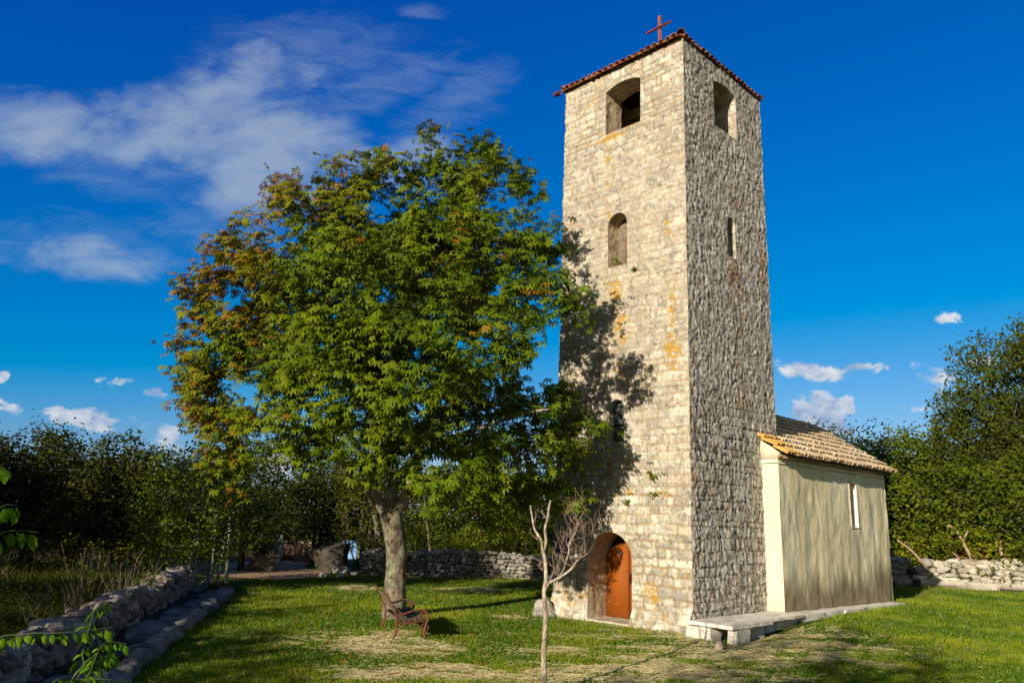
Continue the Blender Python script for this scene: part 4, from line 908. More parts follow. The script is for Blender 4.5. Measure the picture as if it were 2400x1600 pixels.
def bark_tube(pts, rad, n=20, seed=1, amp=.08, cols=((.15, .12, .09), (.42, .38, .28)), lich=(.46, .50, .36), lichen_amt=.6, flare=0):
    pts = spline(pts, max(20, int(len(pts) * (8 if n < 20 else 22)))); rad = np.interp(np.linspace(0, 1, len(pts)), np.linspace(0, 1, len(rad)), rad); mb = MB(); mb.tube(pts, 1.0, n, False); V_ = np.concatenate(mb.V); F = np.array(mb.F)
    cen = np.repeat(pts, n, 0); off = V_ - cen; rr_ = np.repeat(rad, n); q = np.c_[off[:, :2] * .5, V_[:, 2:] * 1.2]
    d = 1 + amp * fbm(q, 2.2, 4, seed) + flare * np.repeat(np.exp(-(pts[:, 2] - pts[0, 2]) / .22), n) * (1 + .5 * vnoise(off * 1.4, 1, seed))
    V_ = cen + off * (rr_ * d)[:, None]; P = np.c_[off * .6, V_[:, 2:]][:, [0, 1, 3]]
    c = lerp(cols[0], cols[1], sstep(-.35, .4, fbm(V_ * np.array([14, 14, 6.]), 1, 4, seed + 2, .7))); c = lerp(c, lich, sstep(-.05, .2, fbm(V_, 3.5, 3, seed + 7, .6) + .5 * fbm(V_, 13, 3, seed + 8)) * lichen_amt)
    return V_, F, c

# ------------------------------------------------------------------ the horse chestnut
rc = np.random.default_rng(3)
TB = on_ground(904, 1421)
DYC = -1.75
def aT(px, py, Y): return atY(px, py, Y + DYC)
chest = empty('horse_chestnut_tree', (TB[0], TB[1], 0)); tag(chest, 'large horse chestnut beside the tower, broad green crown turning orange on its left side', 'tree')
LOB = [(700, 570, 19.6, 1.9), (860, 500, 19.6, 1.75), (1000, 470, 19.4, 1.7), (1120, 480, 19.0, 1.45), (1165, 640, 18.3, 1.25), (1010, 640, 17.8, 1.9), (790, 690, 17.5, 2.1), (590, 700, 19.2, 1.65), (560, 880, 19.0, 1.45), (735, 890, 17.4, 1.75),
       (940, 850, 16.6, 1.85), (1110, 790, 17.2, 1.35), (1235, 955, 18.6, 1.0), (1275, 1030, 18.9, .8), (1190, 1080, 19.4, 1.1), (1010, 1060, 16.8, .95), (860, 1000, 17.2, 1.0), (540, 1010, 18.6, .95), (480, 860, 18.8, .9), (700, 985, 18.2, .85),
       (1150, 345, 18.9, .50), (1020, 335, 19.3, .60), (1080, 370, 19.3, .8), (515, 560, 19.2, .40), (545, 590, 19.2, .6), (1240, 690, 17.3, .80), (900, 385, 19.5, .75), (1215, 420, 18.9, .60), (1235, 540, 18.2, .65), (445, 680, 19.5, .50), (450, 775, 19.3, .50), (465, 935, 19.0, .50), (800, 410, 19.6, .75), (670, 450, 19.6, .60), (620, 520, 19.6, .55), (1295, 700, 17.0, .42), (1290, 880, 18.3, .45),
       (850, 660, 21.8, 2.3), (1040, 600, 21.6, 1.7), (660, 760, 21.6, 1.8), (900, 930, 21.2, 1.3), (1060, 880, 20.5, 1.2),
       (1010, 1105, 16.8, .55), (1090, 1100, 17.4, .6), (1150, 1180, 18.8, .5), (480, 1090, 19.4, .55), (560, 1100, 20, .5), (1325, 980, 18.6, .45), (1305, 1120, 19.6, .45), (1240, 1140, 19.7, .6), (1090, 960, 18.4, 1.2)]
lobes = [(aT(px, py, Yd), (R_ * .93, R_ * .90, R_ * .83)) for px, py, Yd, R_ in LOB]
cp, cn = shell_points(lobes, 2.0, rc, .45, .72)
hol = fbm(cp, .95, 2, 60); kk = hol > -.30; cp, cn = cp[kk], cn[kk]
tr = np.array([(TB[0], TB[1], -.1), (TB[0] - .01, TB[1], .7), (TB[0] - .03, TB[1], 1.5), (*aT(897, 1168, 20.1)[:2], aT(897, 1168, 20.1)[2])]); fork = tr[-1]
V_, F_, C_ = bark_tube(tr, [.275, .245, .24, .265], 28, 3, .07, flare=.06, cols=((.07, .052, .038), (.27, .22, .16)), lich=(.36, .40, .25), lichen_amt=.5)
adopt(mesh('trunk', V_, F_, M['bark'], None, C_, smooth=True), chest)
# main limbs
limbs = [[fork + (0, 0, -.25), aT(855, 1130, 19.9), aT(812, 1095, 19.7), aT(760, 1010, 19.4), aT(680, 900, 19.2), aT(600, 780, 19.3)],
         [fork + (0, 0, -.1), aT(900, 1080, 20.0), aT(897, 1000, 19.9), aT(880, 880, 19.6), aT(850, 720, 19.5), aT(830, 560, 19.6)],
         [fork + (0.05, 0, -.2), aT(938, 1125, 20.0), aT(958, 1060, 19.8), aT(985, 960, 19.5), aT(1040, 800, 19.2), aT(1080, 600, 19.1), aT(1100, 430, 19.0)],
         [aT(958, 1060, 19.8), aT(1030, 1010, 19.2), aT(1110, 980, 18.6), aT(1200, 950, 17.8), aT(1260, 940, 17.3)],
         [aT(897, 1000, 19.9), aT(930, 930, 18.8), aT(960, 860, 17.9), aT(985, 760, 17.5)],
         [aT(897, 1020, 19.9), aT(900, 900, 21.0), aT(910, 760, 21.6), aT(930, 620, 21.7)]]
lr = [[.13, .12, .10, .085, .055, .03], [.17, .15, .13, .10, .07, .03], [.15, .13, .12, .10, .075, .05, .025], [.075, .065, .05, .035, .02], [.09, .08, .06, .03], [.1, .08, .06, .03]]
Vb, Fb, Cb, n = [], [], [], 0; seeds = []
for k, (l, q) in enumerate(zip(limbs, lr)):
    l = [np.array(p, float) for p in l]; V_, F_, C_ = bark_tube(np.array(l), q, 14, 20 + k, .06, cols=((.20, .17, .13), (.50, .46, .36)), lichen_amt=.4); Vb.append(V_); Fb.append(F_ + n); Cb.append(C_); n += len(V_); seeds += list(spline(l, 14))
adopt(mesh('limb', np.concatenate(Vb), np.concatenate(Fb), M['bark'], None, np.concatenate(Cb), smooth=True), chest)
# twigs grown from limb points
S_ = np.array(seeds); arr, par, rad, nt_ = grow(S_, None, cp, rc, .0065, .40, .55); 
i0 = len(S_); par = np.array(par); par[:i0] = np.arange(i0); V_, F_ = branch_mesh(arr, par, rad, i0, 5, .05)
adopt(mesh('branches', V_, F_, M['bark'], None, np.tile((.16, .135, .10), (len(V_), 1))), chest)
# leaves
nl = 24; P = np.repeat(cp, nl, 0) + rc.normal(0, .19, (len(cp) * nl, 3)) * np.array([1, 1, .75]); Nn = unit(np.repeat(cn, nl, 0) * .9 + rc.normal(0, .5, (len(P), 3)) + np.array([0, 0, .25]))
cl = np.repeat(rc.random(len(cp)), nl)
def pix(P):   # photo position of a point, to place the autumn colouring in the crown
    p = P - np.array([0, 0, CAM_Z]); c, s = math.cos(PITCH), math.sin(PITCH); d = p[:, 1] * c + p[:, 2] * s; return (1200 + FPX * p[:, 0] / d) / D
lf_t = (P[:, 0] - TB[0]); hz = P[:, 2]
au = sstep(-1.2, -5.0, lf_t + .8 * vnoise(P, .5, 3)) * .36 + sstep(7.5, 10.5, hz) * .22 * sstep(3.0, -2.0, lf_t) + .22; au = au + .42 * (fbm(P, 1.2, 3, 44)) + .22 * (cl - .5)
thr = rc.random(len(P)) * .62 + .34; isau = au > thr
green = lerp((.065, .125, .009), (.145, .200, .013), np.clip(.5 + .9 * fbm(P, 1.1, 3, 9) + rc.normal(0, .2, len(P)), 0, 1)); green = lerp(green, (.22, .20, .015), sstep(.25, .6, au) * .45)
orange = lerp((.26, .15, .016), (.17, .070, .014), rc.random(len(P)))
colr = np.where(isau[:, None], orange, green)
V_, F_, C_ = palmate(P, Nn, rc.uniform(.115, .20, len(P)) * np.where(isau, .88, 1), colr, rc, 6)
adopt(mesh('crown', V_, F_, M['leaf'], None, C_), chest)
print('chestnut leaves', len(P), 'clumps', len(cp), 'branch nodes', len(arr))

# ------------------------------------------------------------------ background trees
def make_tree(name, seed, H, R3, z0, lobes_n, leaf, n_per, dens, cols, mat, trunks=1, bark=((.05, .042, .032), (.16, .135, .10)), lean=.2, nleaf=17, inner=.74, tr_r=.11, conic=0, twig=True, sig=.15):
    r = np.random.default_rng(seed); root = empty(name); lb = []
    for k in range(lobes_n):
        t = (k + .5) / lobes_n; z = z0 + (H - z0) * (.16 + .68 * t); a = k * 2.4 + r.uniform(-.4, .4); w = math.sin(math.pi * min(.98, max(.12, .18 + .68 * t))) ** .7 * (1 - conic * t); q = R3 * r.uniform(.40, .66) * w; rr_ = R3 * r.uniform(.36, .56) * (w * .55 + .45)
        lb.append(((q * math.cos(a), q * math.sin(a), z), (rr_, rr_, rr_ * .85)))
    cp, cn = shell_points(lb, dens * 1.15, r, inner, .6); kh = (fbm(cp + seed, .85, 2, seed) > -.30); cp, cn = cp[kh], cn[kh]
    c2, n2_ = shell_points([(c_, np.array(r_) * .62) for c_, r_ in lb], dens * .55, r, .2, .3); cp = np.concatenate([cp, c2]); cn = np.concatenate([cn, n2_]); cp[:, 2] = np.maximum(cp[:, 2], z0 * .6)
    Vs, Fs, Cs, n = [], [], [], 0; stems = []
    for t in range(trunks):
        a = r.uniform(0, 6.28); b = np.array([math.cos(a), math.sin(a)]) * (.25 if trunks > 1 else 0); e = b + r.normal(0, lean, 2); pts = np.array([(b[0], b[1], -.1), (*(b * .7 + e * .3), H * .22), (*(b * .3 + e * .8), H * .5), (*(e * 1.2), H * .78)])
        V_, F_, C_ = bark_tube(pts, [tr_r, tr_r * .8, tr_r * .55, tr_r * .2], 8, seed + t, .06, cols=bark, lichen_amt=.2); Vs.append(V_); Fs.append(F_ + n); Cs.append(C_); n += len(V_); stems += list(spline(pts, 9)[2:])
    if twig:
        S_ = np.array(stems); arr, par, rad, _ = grow(S_, None, cp[::2], r, .006, .42, .7); par = np.array(par); V_, F_ = branch_mesh(arr, par, rad, len(S_), 4, .06); Vs.append(V_); Fs.append(F_ + n); Cs.append(np.tile(np.array(bark).mean(0), (len(V_), 1))); n += len(V_)
    Fq = np.concatenate(Fs); tk = mesh('trunk', np.concatenate(Vs), Fq, M['bark'], root, np.concatenate(Cs), smooth=False)
    P = np.repeat(cp, nleaf, 0) + r.normal(0, sig, (len(cp) * nleaf, 3)); Nn = unit(np.repeat(cn, nleaf, 0) * 1.2 + r.normal(0, .4, (len(P), 3)) + np.array([0, 0, .30]))
    c = lerp(cols[0], cols[1], np.clip(.5 + .8 * fbm(P + seed, .9, 3, seed) + r.normal(0, .22, len(P)), 0, 1))
    V_, F_, C_ = small_leaves(P, Nn, r.uniform(.7, 1.25, len(P)) * leaf, c, r); mesh('crown', V_, F_, mat, root, C_)
    return root
OAK = ((.035, .055, .008), (.11, .13, .016)); GRN = ((.05, .095, .008), (.15, .19, .014)); YEL = ((.08, .12, .010), (.24, .25, .015)); DRK = ((.03, .048, .007), (.13, .145, .018))
P_oak = make_tree('oak_tree', 101, 5.6, 2.7, .8, 9, .14, 0, 3.0, OAK, M['oak_green'], 2)
P_oak2 = make_tree('oak_tree', 102, 6.2, 2.8, .3, 10, .145, 0, 3.0, GRN, M['oak_green'], 2)
P_dark = make_tree('holm_oak_tree', 103, 5.5, 2.8, .2, 9, .14, 0, 3.2, DRK, M['oak_shaded'], 2)
P_ash = make_tree('ash_tree', 104, 5.4, 1.9, .55, 11, .13, 0, 3.2, ((.06, .12, .010), (.19, .25, .016)), M['oak_green'], 3, bark=((.30, .28, .24), (.52, .50, .44)), tr_r=.055, lean=.35)
P_tall = make_tree('oak_tree', 105, 9.5, 3.3, 1.0, 14, .145, 0, 3.3, OAK, M['oak_green'], 2, tr_r=.17)
P_bush = make_tree('bush', 106, 1.9, 1.1, .05, 6, .09, 0, 4.4, YEL, M['oak_green'], 3, tr_r=.02, nleaf=12, twig=False, sig=.13)
P_con = make_tree('conical_bush', 107, 2.6, 1.15, .1, 8, .07, 0, 6.0, ((.035, .09, .015), (.07, .15, .02)), M['oak_green'], 1, tr_r=.05, nleaf=14, conic=.75, twig=False, sig=.12)
P_umb = make_tree('added_shade_tree', 108, 8.6, 3.1, 5.6, 9, .2, 0, 2.2, OAK, M['oak_green'], 1, tr_r=.2)  # added unseen tree, bare-stemmed so its high crown shades only the far wall
used = set()
def put(proto, x, y, s=1.0, sz=None, rz=0.0, label=None, cat='tree', group=None, z=0):
    o = proto if proto.name not in used else copy_tree(proto)
    used.add(proto.name)
    o.location = (x, y, z); o.scale = (s, s, sz or s); o.rotation_euler = (0, 0, rz); return tag(o, label, cat, group)
def put_px(proto, H0, px, py_top, Y, sw=1.0, label=None, cat='tree', group=None, rz=0.0):
    """stands at photo column px, distance Y, its top at photo row py_top; H0 = prototype height"""
    t = atY(px, py_top, Y) * np.array([1, 1, 1.06]); return put(proto, t[0], Y, (t[2] / H0) * sw, t[2] / H0, rz, label, cat, group)
G1 = 'holm oaks of the left wood, shade painted into their leaves'; G2 = 'trees beyond the far garden wall'; G3 = 'trees behind the right wall'
put_px(P_dark, 5.5, 20, 962, 27, 1.15, 'dark evergreen oak at the far left edge of the wood', group=G1)
put_px(P_dark, 5.5, 120, 975, 29, 1.05, 'dark evergreen oak, second from the left edge, behind the dry grass', group=G1, rz=1.3)
put_px(P_dark, 5.5, 205, 978, 27, 1.05, 'rounded dark oak with a sunlit top in the middle of the left wood', group=G1, rz=2.2)
put_px(P_dark, 5.5, 300, 1005, 27.5, 1.05, 'dark oak right of the middle of the left wood', group=G1, rz=3.9)
put_px(P_dark, 5.5, 372, 1018, 28, .95, 'dark oak at the right end of the left wood, next to the ash trees', group=G1, rz=5.1)
put_px(P_dark, 5.5, -70, 985, 25, 1.1, 'dark oak cut by the left frame edge', group=G1, rz=.6)
put_px(P_ash, 5.4, 465, 1010, 22.6, 1.1, 'light green ash with slender pale stems at the end of the left stone wall', group='ash trees by the wall end')
put_px(P_ash, 5.4, 540, 1000, 25.5, 1.15, 'light green ash behind the first one, partly under the chestnut leaves', group='ash trees by the wall end', rz=2.0)
put_px(P_ash, 5.4, 400, 1085, 22.5, .9, 'low spreading ash leaning over the left wall', group='ash trees by the wall end', rz=4.0)
put_px(P_oak, 5.6, 590, 1015, 31, .85, 'dark green oak left of the sky gap above the path', group=G2, rz=.5)
put_px(P_oak, 5.6, 750, 1040, 35, .95, 'oak with spotted sunlit leaves right of the sky gap above the path', group=G2, rz=1.5)
put_px(P_oak, 5.6, 850, 1010, 34, 1.0, 'oak standing directly behind the chestnut trunk', group=G2, rz=2.6)
put_px(P_oak2, 6.2, 1010, 1040, 34, .95, 'green oak beyond the wall right of the chestnut trunk', group=G2, rz=3.3)
put_px(P_oak2, 6.2, 1130, 1055, 33.5, .9, 'green oak beyond the wall between the chestnut and the tower', group=G2, rz=4.6)
put_px(P_oak2, 6.2, 1235, 1060, 34.5, .9, 'yellow-green oak beyond the wall just left of the tower', group=G2, rz=.2)
put_px(P_con, 2.6, 645, 1236, 41, 1.0, 'bright green conical shrub at the end of the gravel path', 'shrub')
put_px(P_oak, 5.6, 1935, 985, 45, 1.0, 'small dark oak showing over the chapel roof', group=G3, rz=2.0)
put_px(P_dark, 5.5, 2010, 975, 42, 1.0, 'dark shaded oak behind the far end of the chapel', group=G3, rz=2.9)
put_px(P_oak2, 6.2, 2085, 985, 38, 1.15, 'sunlit green oak right of the chapel, first behind the right wall', group=G3, rz=1.1)
put_px(P_oak2, 6.2, 2180, 960, 37, 1.15, 'sunlit green oak, second behind the right wall', group=G3, rz=5.3)
put_px(P_tall, 9.5, 2350, 700, 35, .85, 'tallest tree, rising at the right edge of the picture', group=G3, rz=0.9)
put_px(P_tall, 9.5, 2255, 880, 36, .95, 'broad oak left of the tallest tree at the right', group=G3, rz=3.0)
put_px(P_oak2, 6.2, 2330, 1010, 33.5, 1.1, 'full green oak low at the right edge behind the wall', group=G3, rz=2.4)
for k, (px, py, Y, s, lab) in enumerate(((2075, 1215, 36, 1.1, 'yellow-green bush hanging over the dark stretch of wall by the chapel'), (2150, 1200, 35.4, 1.2, 'green bush over the left end of the sunlit wall'), (2215, 1195, 34.6, 1.2, 'green bush behind the middle of the sunlit wall'), (2300, 1190, 33.5, 1.2, 'dark green bush behind the brushwood at the right edge'),
        (1090, 1225, 33.5, 1.2, 'bush behind the far wall right of the chestnut trunk'), (1180, 1200, 33.4, 1.4, 'yellow-lit bush behind the far wall near the tower'), (1262, 1205, 33.6, 1.3, 'yellow-lit bush at the tower corner behind the wall'),
        (985, 1230, 34.5, 1.2, 'bush behind the far wall close right of the chestnut trunk'), (2020, 1130, 38, 1.4, 'dark bush against the far chapel corner'), (395, 1235, 33, 1.5, 'low shaded bush behind the leaning ash'), (455, 1232, 35, 1.6, 'low shaded bush between the ash stems'), (515, 1228, 37, 1.7, 'low shaded bush left of the planter'), (575, 1215, 39, 2.0, 'low shaded bush just behind the planter'), (700, 1225, 42, 1.8, 'shaded bush behind the parapet'), (330, 1240, 31, 1.4, 'low dark bush at the edge of the left wood'), (15, 1215, 24.5, 1.5, 'dark bush under the wood at the left edge'), (95, 1222, 25.5, 1.6, 'dark bush under the wood, second from the left edge'), (180, 1225, 25.5, 1.6, 'dark bush under the middle of the left wood'), (262, 1232, 26, 1.6, 'dark bush under the right half of the left wood'))):
    put_px(P_bush, 1.9, px, py, Y, s, lab, 'bush', 'bushes behind the far walls', k * 1.1)
for k, (x, y, lab) in enumerate(((-13.6, 13.4, 'added high-crowned pine out of frame, put there to shade the far wall'),)): put(P_umb, x, y, .75, 1.0, k * 1.3, lab, 'tree', 'trees outside the picture')
# woodland behind everything: one leafy mass on dark trunks
rw = np.random.default_rng(77); lb = []
for k in range(90):
    ang = -.80 + 1.62 * k / 89; dist = rw.uniform(47, 60); x = dist * math.sin(ang) * 1.05; y = dist * math.cos(ang)
    hh = rw.uniform(3.8, 5.2) * (dist / 46) * (.75 if -.36 < ang < -.26 else 1); lb.append(((x, y, hh * .5), (3.0, 3.0, hh * .52)))
cp, cn = shell_points(lb, .85, rw, .6, .5); kz = cp[:, 2] > 0; cp, cn = cp[kz], cn[kz]; P = np.repeat(cp, 9, 0) + rw.normal(0, .4, (len(cp) * 9, 3)); Nn = unit(np.repeat(cn, 9, 0) + rw.normal(0, .6, (len(P), 3)))
V_, F_, C_ = small_leaves(P, Nn, rw.uniform(.2, .34, len(P)), lerp((.03, .045, .01), (.09, .10, .02), np.clip(.5 + fbm(P, .5, 3, 3), 0, 1)), rw)
wood = mesh('woodland', V_, F_, M['oak_shaded'], None, C_); tag(wood, 'dark far-off wood closing the view behind all the trees', 'woodland', kind='stuff')
# trees to the left of and behind the photographer: they throw the shade on the lawn
for k, (x, y, s, lab) in enumerate(((-12.4, 8.4, .80, 'low oak left of the photographer'), (-10.2, 1.6, .84, 'low oak left and behind the photographer'), (-11.2, 5.0, .81, 'low oak left of the photographer, between two others'), (-14.1, 11.6, .79, 'low oak out of frame beside the dry field'), (-15.6, 15.0, .76, 'low oak on the dry field out of frame'), (-20.5, 17.0, 1.25, 'tall oak left of the dry field'), (-25, 15.5, 1.35, 'tall oak further left of the dry field'), (-24.0, 23.0, 1.25, 'tall oak at the side of the left wood'), (-8.4, -9.2, 1.75, 'tall oak standing behind the photographer'), (-19.5, 20.0, 1.2, 'oak beside the dry field, left of the wood'), (-14.5, 16.0, .95, 'oak between the dry field and the wood'))):
    put(P_oak, x, y, s, s, k * 1.7, lab, 'tree', 'trees outside the picture')
# ------------------------------------------------------------------ garden bench: cast iron ends, wooden slats
bp = on_ground(901, 1476); far = on_ground(868, 1442)
ax = np.array([-.27, .963]); fx = np.array([.963, .27])
bench = empty('garden_bench', (bp[0], bp[1], 0), 0); tag(bench, 'garden bench with rust-red scrolled iron ends and brown wooden slats in front of the chestnut', 'bench')
LEN = 1.75; DOWN = math.radians(0)
def bw(f, z, l): return np.array([f * fx[0] + l * ax[0], f * fx[1] + l * ax[1], z])      # f forward from the rear foot, l along the bench
RBb = np.array([[fx[0], ax[0], 0], [fx[1], ax[1], 0], [0, 0, 1]])
def curve(pts, l, n=30): return np.array([bw(f, z, l) for f, z in spline(np.array(pts), n)])
def spiral(cf, cz, r0, r1, a0, a1, n=26): return [(cf + (r0 + (r1 - r0) * t) * math.cos(a0 + (a1 - a0) * t), cz + (r0 + (r1 - r0) * t) * math.sin(a0 + (a1 - a0) * t)) for t in np.linspace(0, 1, n)]
for l in (0.0, LEN):
    mb = MB()
    mb.tube(curve([(-.02, 0), (.02, .12), (.06, .27), (.06, .40), (.02, .54), (-.06, .70), (-.12, .80), (-.17, .86), (-.22, .86)], l, 40), .019, 8)          # rear leg and back post
    mb.tube(curve([(.60, 0), (.60, .10), (.585, .18), (.60, .26), (.62, .33)], l, 20), np.interp(np.linspace(0, 1, 20), [0, .1, .5, 1], [.026, .016, .02, .017]), 8)      # front leg
    mb.tube(curve([(.06, .36), (.15, .345), (.30, .37), (.48, .385), (.60, .40)], l), .015, 8)                       # seat rail
    mb.tube(curve([(.04, .10), (.10, .24), (.22, .33), (.32, .36)], l), .012, 8); mb.tube(curve([(.58, .12), (.52, .26), (.42, .345), (.36, .37)], l), .011, 8)
    mb.tube(curve([(.02, .53), (.06, .50), (.16, .51), (.30, .55), (.44, .585), (.56, .575), (.64, .52), (.655, .44), (.63, .37), (.60, .31)], l, 46), .015, 8)   # armrest sweeping over
    mb.tube(np.array([bw(f, z, l) for f, z in spiral(.545, .475, .095, .02, -1.2, 6.6, 44)]), .012, 7)
    mb.tube(np.array([bw(f, z, l) for f, z in spiral(.62, .265, .055, .015, 1.6, -3.9, 26)]), .010, 7); mb.tube(np.array([bw(f, z, l) for f, z in spiral(.575, .29, .045, .012, 1.4, 6.6, 26)]), .009, 7)
    for f, z in ((.05, .30), (.06, .36), (.02, .60), (.60, .08), (.652, .46)): mb.tube([bw(f, z - .012, l), bw(f, z + .012, l)], .026, 8)
    o = mb.build('end_frame', M['iron_red'], bench, smooth=False)
dn = Vector((0, 0, 0))
for k, (f, z) in enumerate(((.13, .385), (.235, .392), (.34, .402), (.445, .415), (.545, .425))):
    mb = MB(); mb.box(bw(f, z, LEN / 2), (.088, LEN + .06, .024), RBb, .004); mb.build('seat_slat', M['wood_dark'], bench)
for k, (f, z) in enumerate(((-.005, .565), (-.055, .66), (-.105, .76))):
    a = math.atan2(-.46, 1); Rr = RBb @ np.array([[math.cos(a), 0, math.sin(a)], [0, 1, 0], [-math.sin(a), 0, math.cos(a)]])
    mb = MB(); mb.box(bw(f + .022, z, LEN / 2), (.022, LEN + .06, .088), Rr, .004); mb.build('back_slat', M['wood_dark'], bench)

# ------------------------------------------------------------------ bare young tree with twisted twigs
rs = np.random.default_rng(12); sb = on_ground(1250, 1602); YS = sb[1]
sap = empty('bare_sapling', (sb[0], sb[1], 0)); tag(sap, 'leafless young tree with pale trunk and tangled upright twigs in the foreground before the door', 'tree')
def sp_(px, py, dy=0): return atY(px, py, YS + dy)
Vs, Fs, Cs, n = [], [], [], 0
def limb(pts, rad, nn=10, seed=0):
    global n
    V_, F_, C_ = bark_tube(np.array(pts), rad, nn, seed, .05, cols=((.36, .28, .20), (.70, .58, .45)), lichen_amt=.0); Vs.append(V_); Fs.append(F_ + n); Cs.append(C_); n += len(V_)
tk = [(sb[0], sb[1], -.15), sp_(1250, 1568), sp_(1249, 1500), sp_(1253, 1420), sp_(1250, 1360), sp_(1254, 1330), sp_(1252, 1290), sp_(1247, 1262)]
limb(tk, [.045, .041, .036, .033, .030, .028, .025, .022], 14, 1)
limb([sp_(1251, 1356), sp_(1262, 1338), sp_(1285, 1326), sp_(1312, 1306), sp_(1330, 1283, -.1), sp_(1352, 1268, -.15), sp_(1368, 1238, -.2), sp_(1372, 1215, -.2)], [.023, .020, .018, .015, .012, .009, .006, .003], 8, 2)
limb([sp_(1276, 1330), sp_(1292, 1312, .1), sp_(1306, 1270, .2), sp_(1308, 1245, .2), sp_(1322, 1222, .2), sp_(1330, 1195, .25), sp_(1343, 1172, .3)], [.014, .012, .010, .009, .007, .005, .003], 8, 3)
limb([sp_(1247, 1270), sp_(1243, 1240), sp_(1228, 1215), sp_(1222, 1185), sp_(1218, 1160)], [.024, .020, .015, .012, .010], 8, 4)
limb([sp_(1247, 1270), sp_(1254, 1242, .05), sp_(1252, 1215, .05), sp_(1258, 1190, .05), sp_(1261, 1165, .05), sp_(1265, 1148, .05)], [.024, .022, .020, .018, .016, .012], 8, 5)
adopt(mesh('trunk', np.concatenate(Vs), np.concatenate(Fs), M['bark'], None, np.concatenate(Cs), smooth=True), sap)
mb = MB()
def twig(p0, L_, d, wig=.10, rad=.004, depth=0):
    p = np.array(p0, float); pts = [p]; k = 9; ph = rs.random(2) * 6.28
    for i in range(k): d = unit(d + np.array([0, 0, .10]) + rs.normal(0, wig * 1.6, 3)); p = p + d * L_ / k; pts.append(p)
    q = spline(np.array(pts), 18); mb.tube(q, np.linspace(rad, rad * .35, 18), 4, False)
    if depth < (2 if rs.random() < .45 else 1):
        for _ in range(rs.integers(1, 3)):
            i = rs.integers(2, 8); twig(pts[i], L_ * rs.uniform(.4, .75), unit(d * .4 + rs.normal(0, .45, 3) + np.array([0, 0, .6])), wig, rad * .6, depth + 1)
for (px, py, m, s) in ((1306, 1258, 5, .2), (1312, 1236, 4, .2), (1330, 1282, 3, -.1), (1318, 1300, 3, 0), (1345, 1268, 4, -.15), (1366, 1240, 3, -.2), (1285, 1322, 3, .05), (1296, 1300, 3, .1), (1262, 1338, 2, 0), (1322, 1215, 4, .25), (1340, 1180, 2, .3)):
    for _ in range(m): twig(sp_(px + rs.normal(0, 2), py + rs.normal(0, 4), s), rs.uniform(.30, .62), unit(np.array([rs.normal(-.05, .35), rs.normal(0, .3), 1])), .22)
for (px, py, m) in ((1250, 1285, 3), (1225, 1200, 1), (1236, 1240, 2), (1258, 1190, 1), (1246, 1310, 3)):
    for _ in range(m): twig(sp_(px, py), rs.uniform(.12, .28), unit(np.array([rs.normal(0, .7), rs.normal(0, .3), .6])), .2, .004, 1)
adopt(mb.build('twigs', mat_simple('tan twig bark', (.40, .28, .20), .8, var=.3, scale=20, bmp=0)), sap)

# ------------------------------------------------------------------ generic leafy stems
def leafy_stem(mbS, LV, pts, rad, n_leaf, size, cols, r, droop=.7, start=.15):
    q = spline(np.array(pts), 24); mbS.tube(q, np.linspace(rad, rad * .4, 24), 5, False)
    for k in range(n_leaf):
        f = start + (1 - start) * (k + r.random() * .5) / n_leaf; i = min(22, int(f * 23)); p = q[i]; t = unit(q[i + 1] - q[i]); s = unit(np.cross(t, [0, 0, 1]) + r.normal(0, .3, 3)) * (1 if k % 2 else -1); d = unit(s * .7 + t * .5 - np.array([0, 0, droop]) + r.normal(0, .2, 3)); L_ = size * r.uniform(.7, 1.2); nr = unit(np.array([0, 0, 1.]) * .8 + s * .5 + r.normal(0, .2, 3)); nr = unit(nr - d * (nr @ d)); sd_ = np.cross(d, nr); c = lerp(np.array([cols[0]]), np.array([cols[1]]), np.array([r.random()]))[0]
        w = L_ * .24; a = p + d * L_ * .12; P = [p, a, p + d * L_ * .45 + sd_ * w - nr * .05 * L_, p + d * L_ * .75 + sd_ * w * .8 - nr * .14 * L_, p + d * L_ - nr * L_ * .30, p + d * L_ * .75 - sd_ * w * .8 - nr * .14 * L_, p + d * L_ * .45 - sd_ * w - nr * .05 * L_, p + d * L_ * .45 + nr * L_ * .06, p + d * L_ * .75 - nr * L_ * .03]
        LV.append((np.array(P), c))
def build_leaves(name, LV, mat, parent=None):
    Vs, Fs, Cs = [], [], []; T = np.array([(1, 2, 7), (7, 2, 8), (2, 3, 8), (3, 4, 8), (4, 5, 8), (5, 6, 8), (6, 7, 8), (6, 1, 7)])
    for i, (P, c) in enumerate(LV): Vs.append(P); Fs.append(T + i * 9); Cs.append(np.tile(c, (9, 1)))
    return mesh(name, np.concatenate(Vs), np.concatenate(Fs), mat, parent, np.concatenate(Cs), smooth=True)
M['stem'] = mat_simple('green stem', (.10, .13, .03), .7, bmp=0); M['dry_stem'] = mat_simple('dry stem', (.30, .22, .15), .9, bmp=0)
FG = ((.08, .20, .012), (.18, .32, .02))
rp_ = np.random.default_rng(5)
def plant(name, label, base, stems, nl_, size, cols, cat='plant', droop=.7, rad=.006, seed=1, group=None, mat='oak_green', smat='stem'):
    r = np.random.default_rng(seed); root = empty(name, tuple(base)); tag(root, label, cat, group); ms = MB(); LV = []
    for st in stems: leafy_stem(ms, LV, [np.array(p, float) for p in st], rad, nl_, size, cols, r, droop)
    adopt(ms.build('stem', M[smat]), root)
    if LV: adopt(build_leaves('leaves', LV, M[mat]), root)
    return root
b0 = np.array([-3.75, 4.6, 0.0])
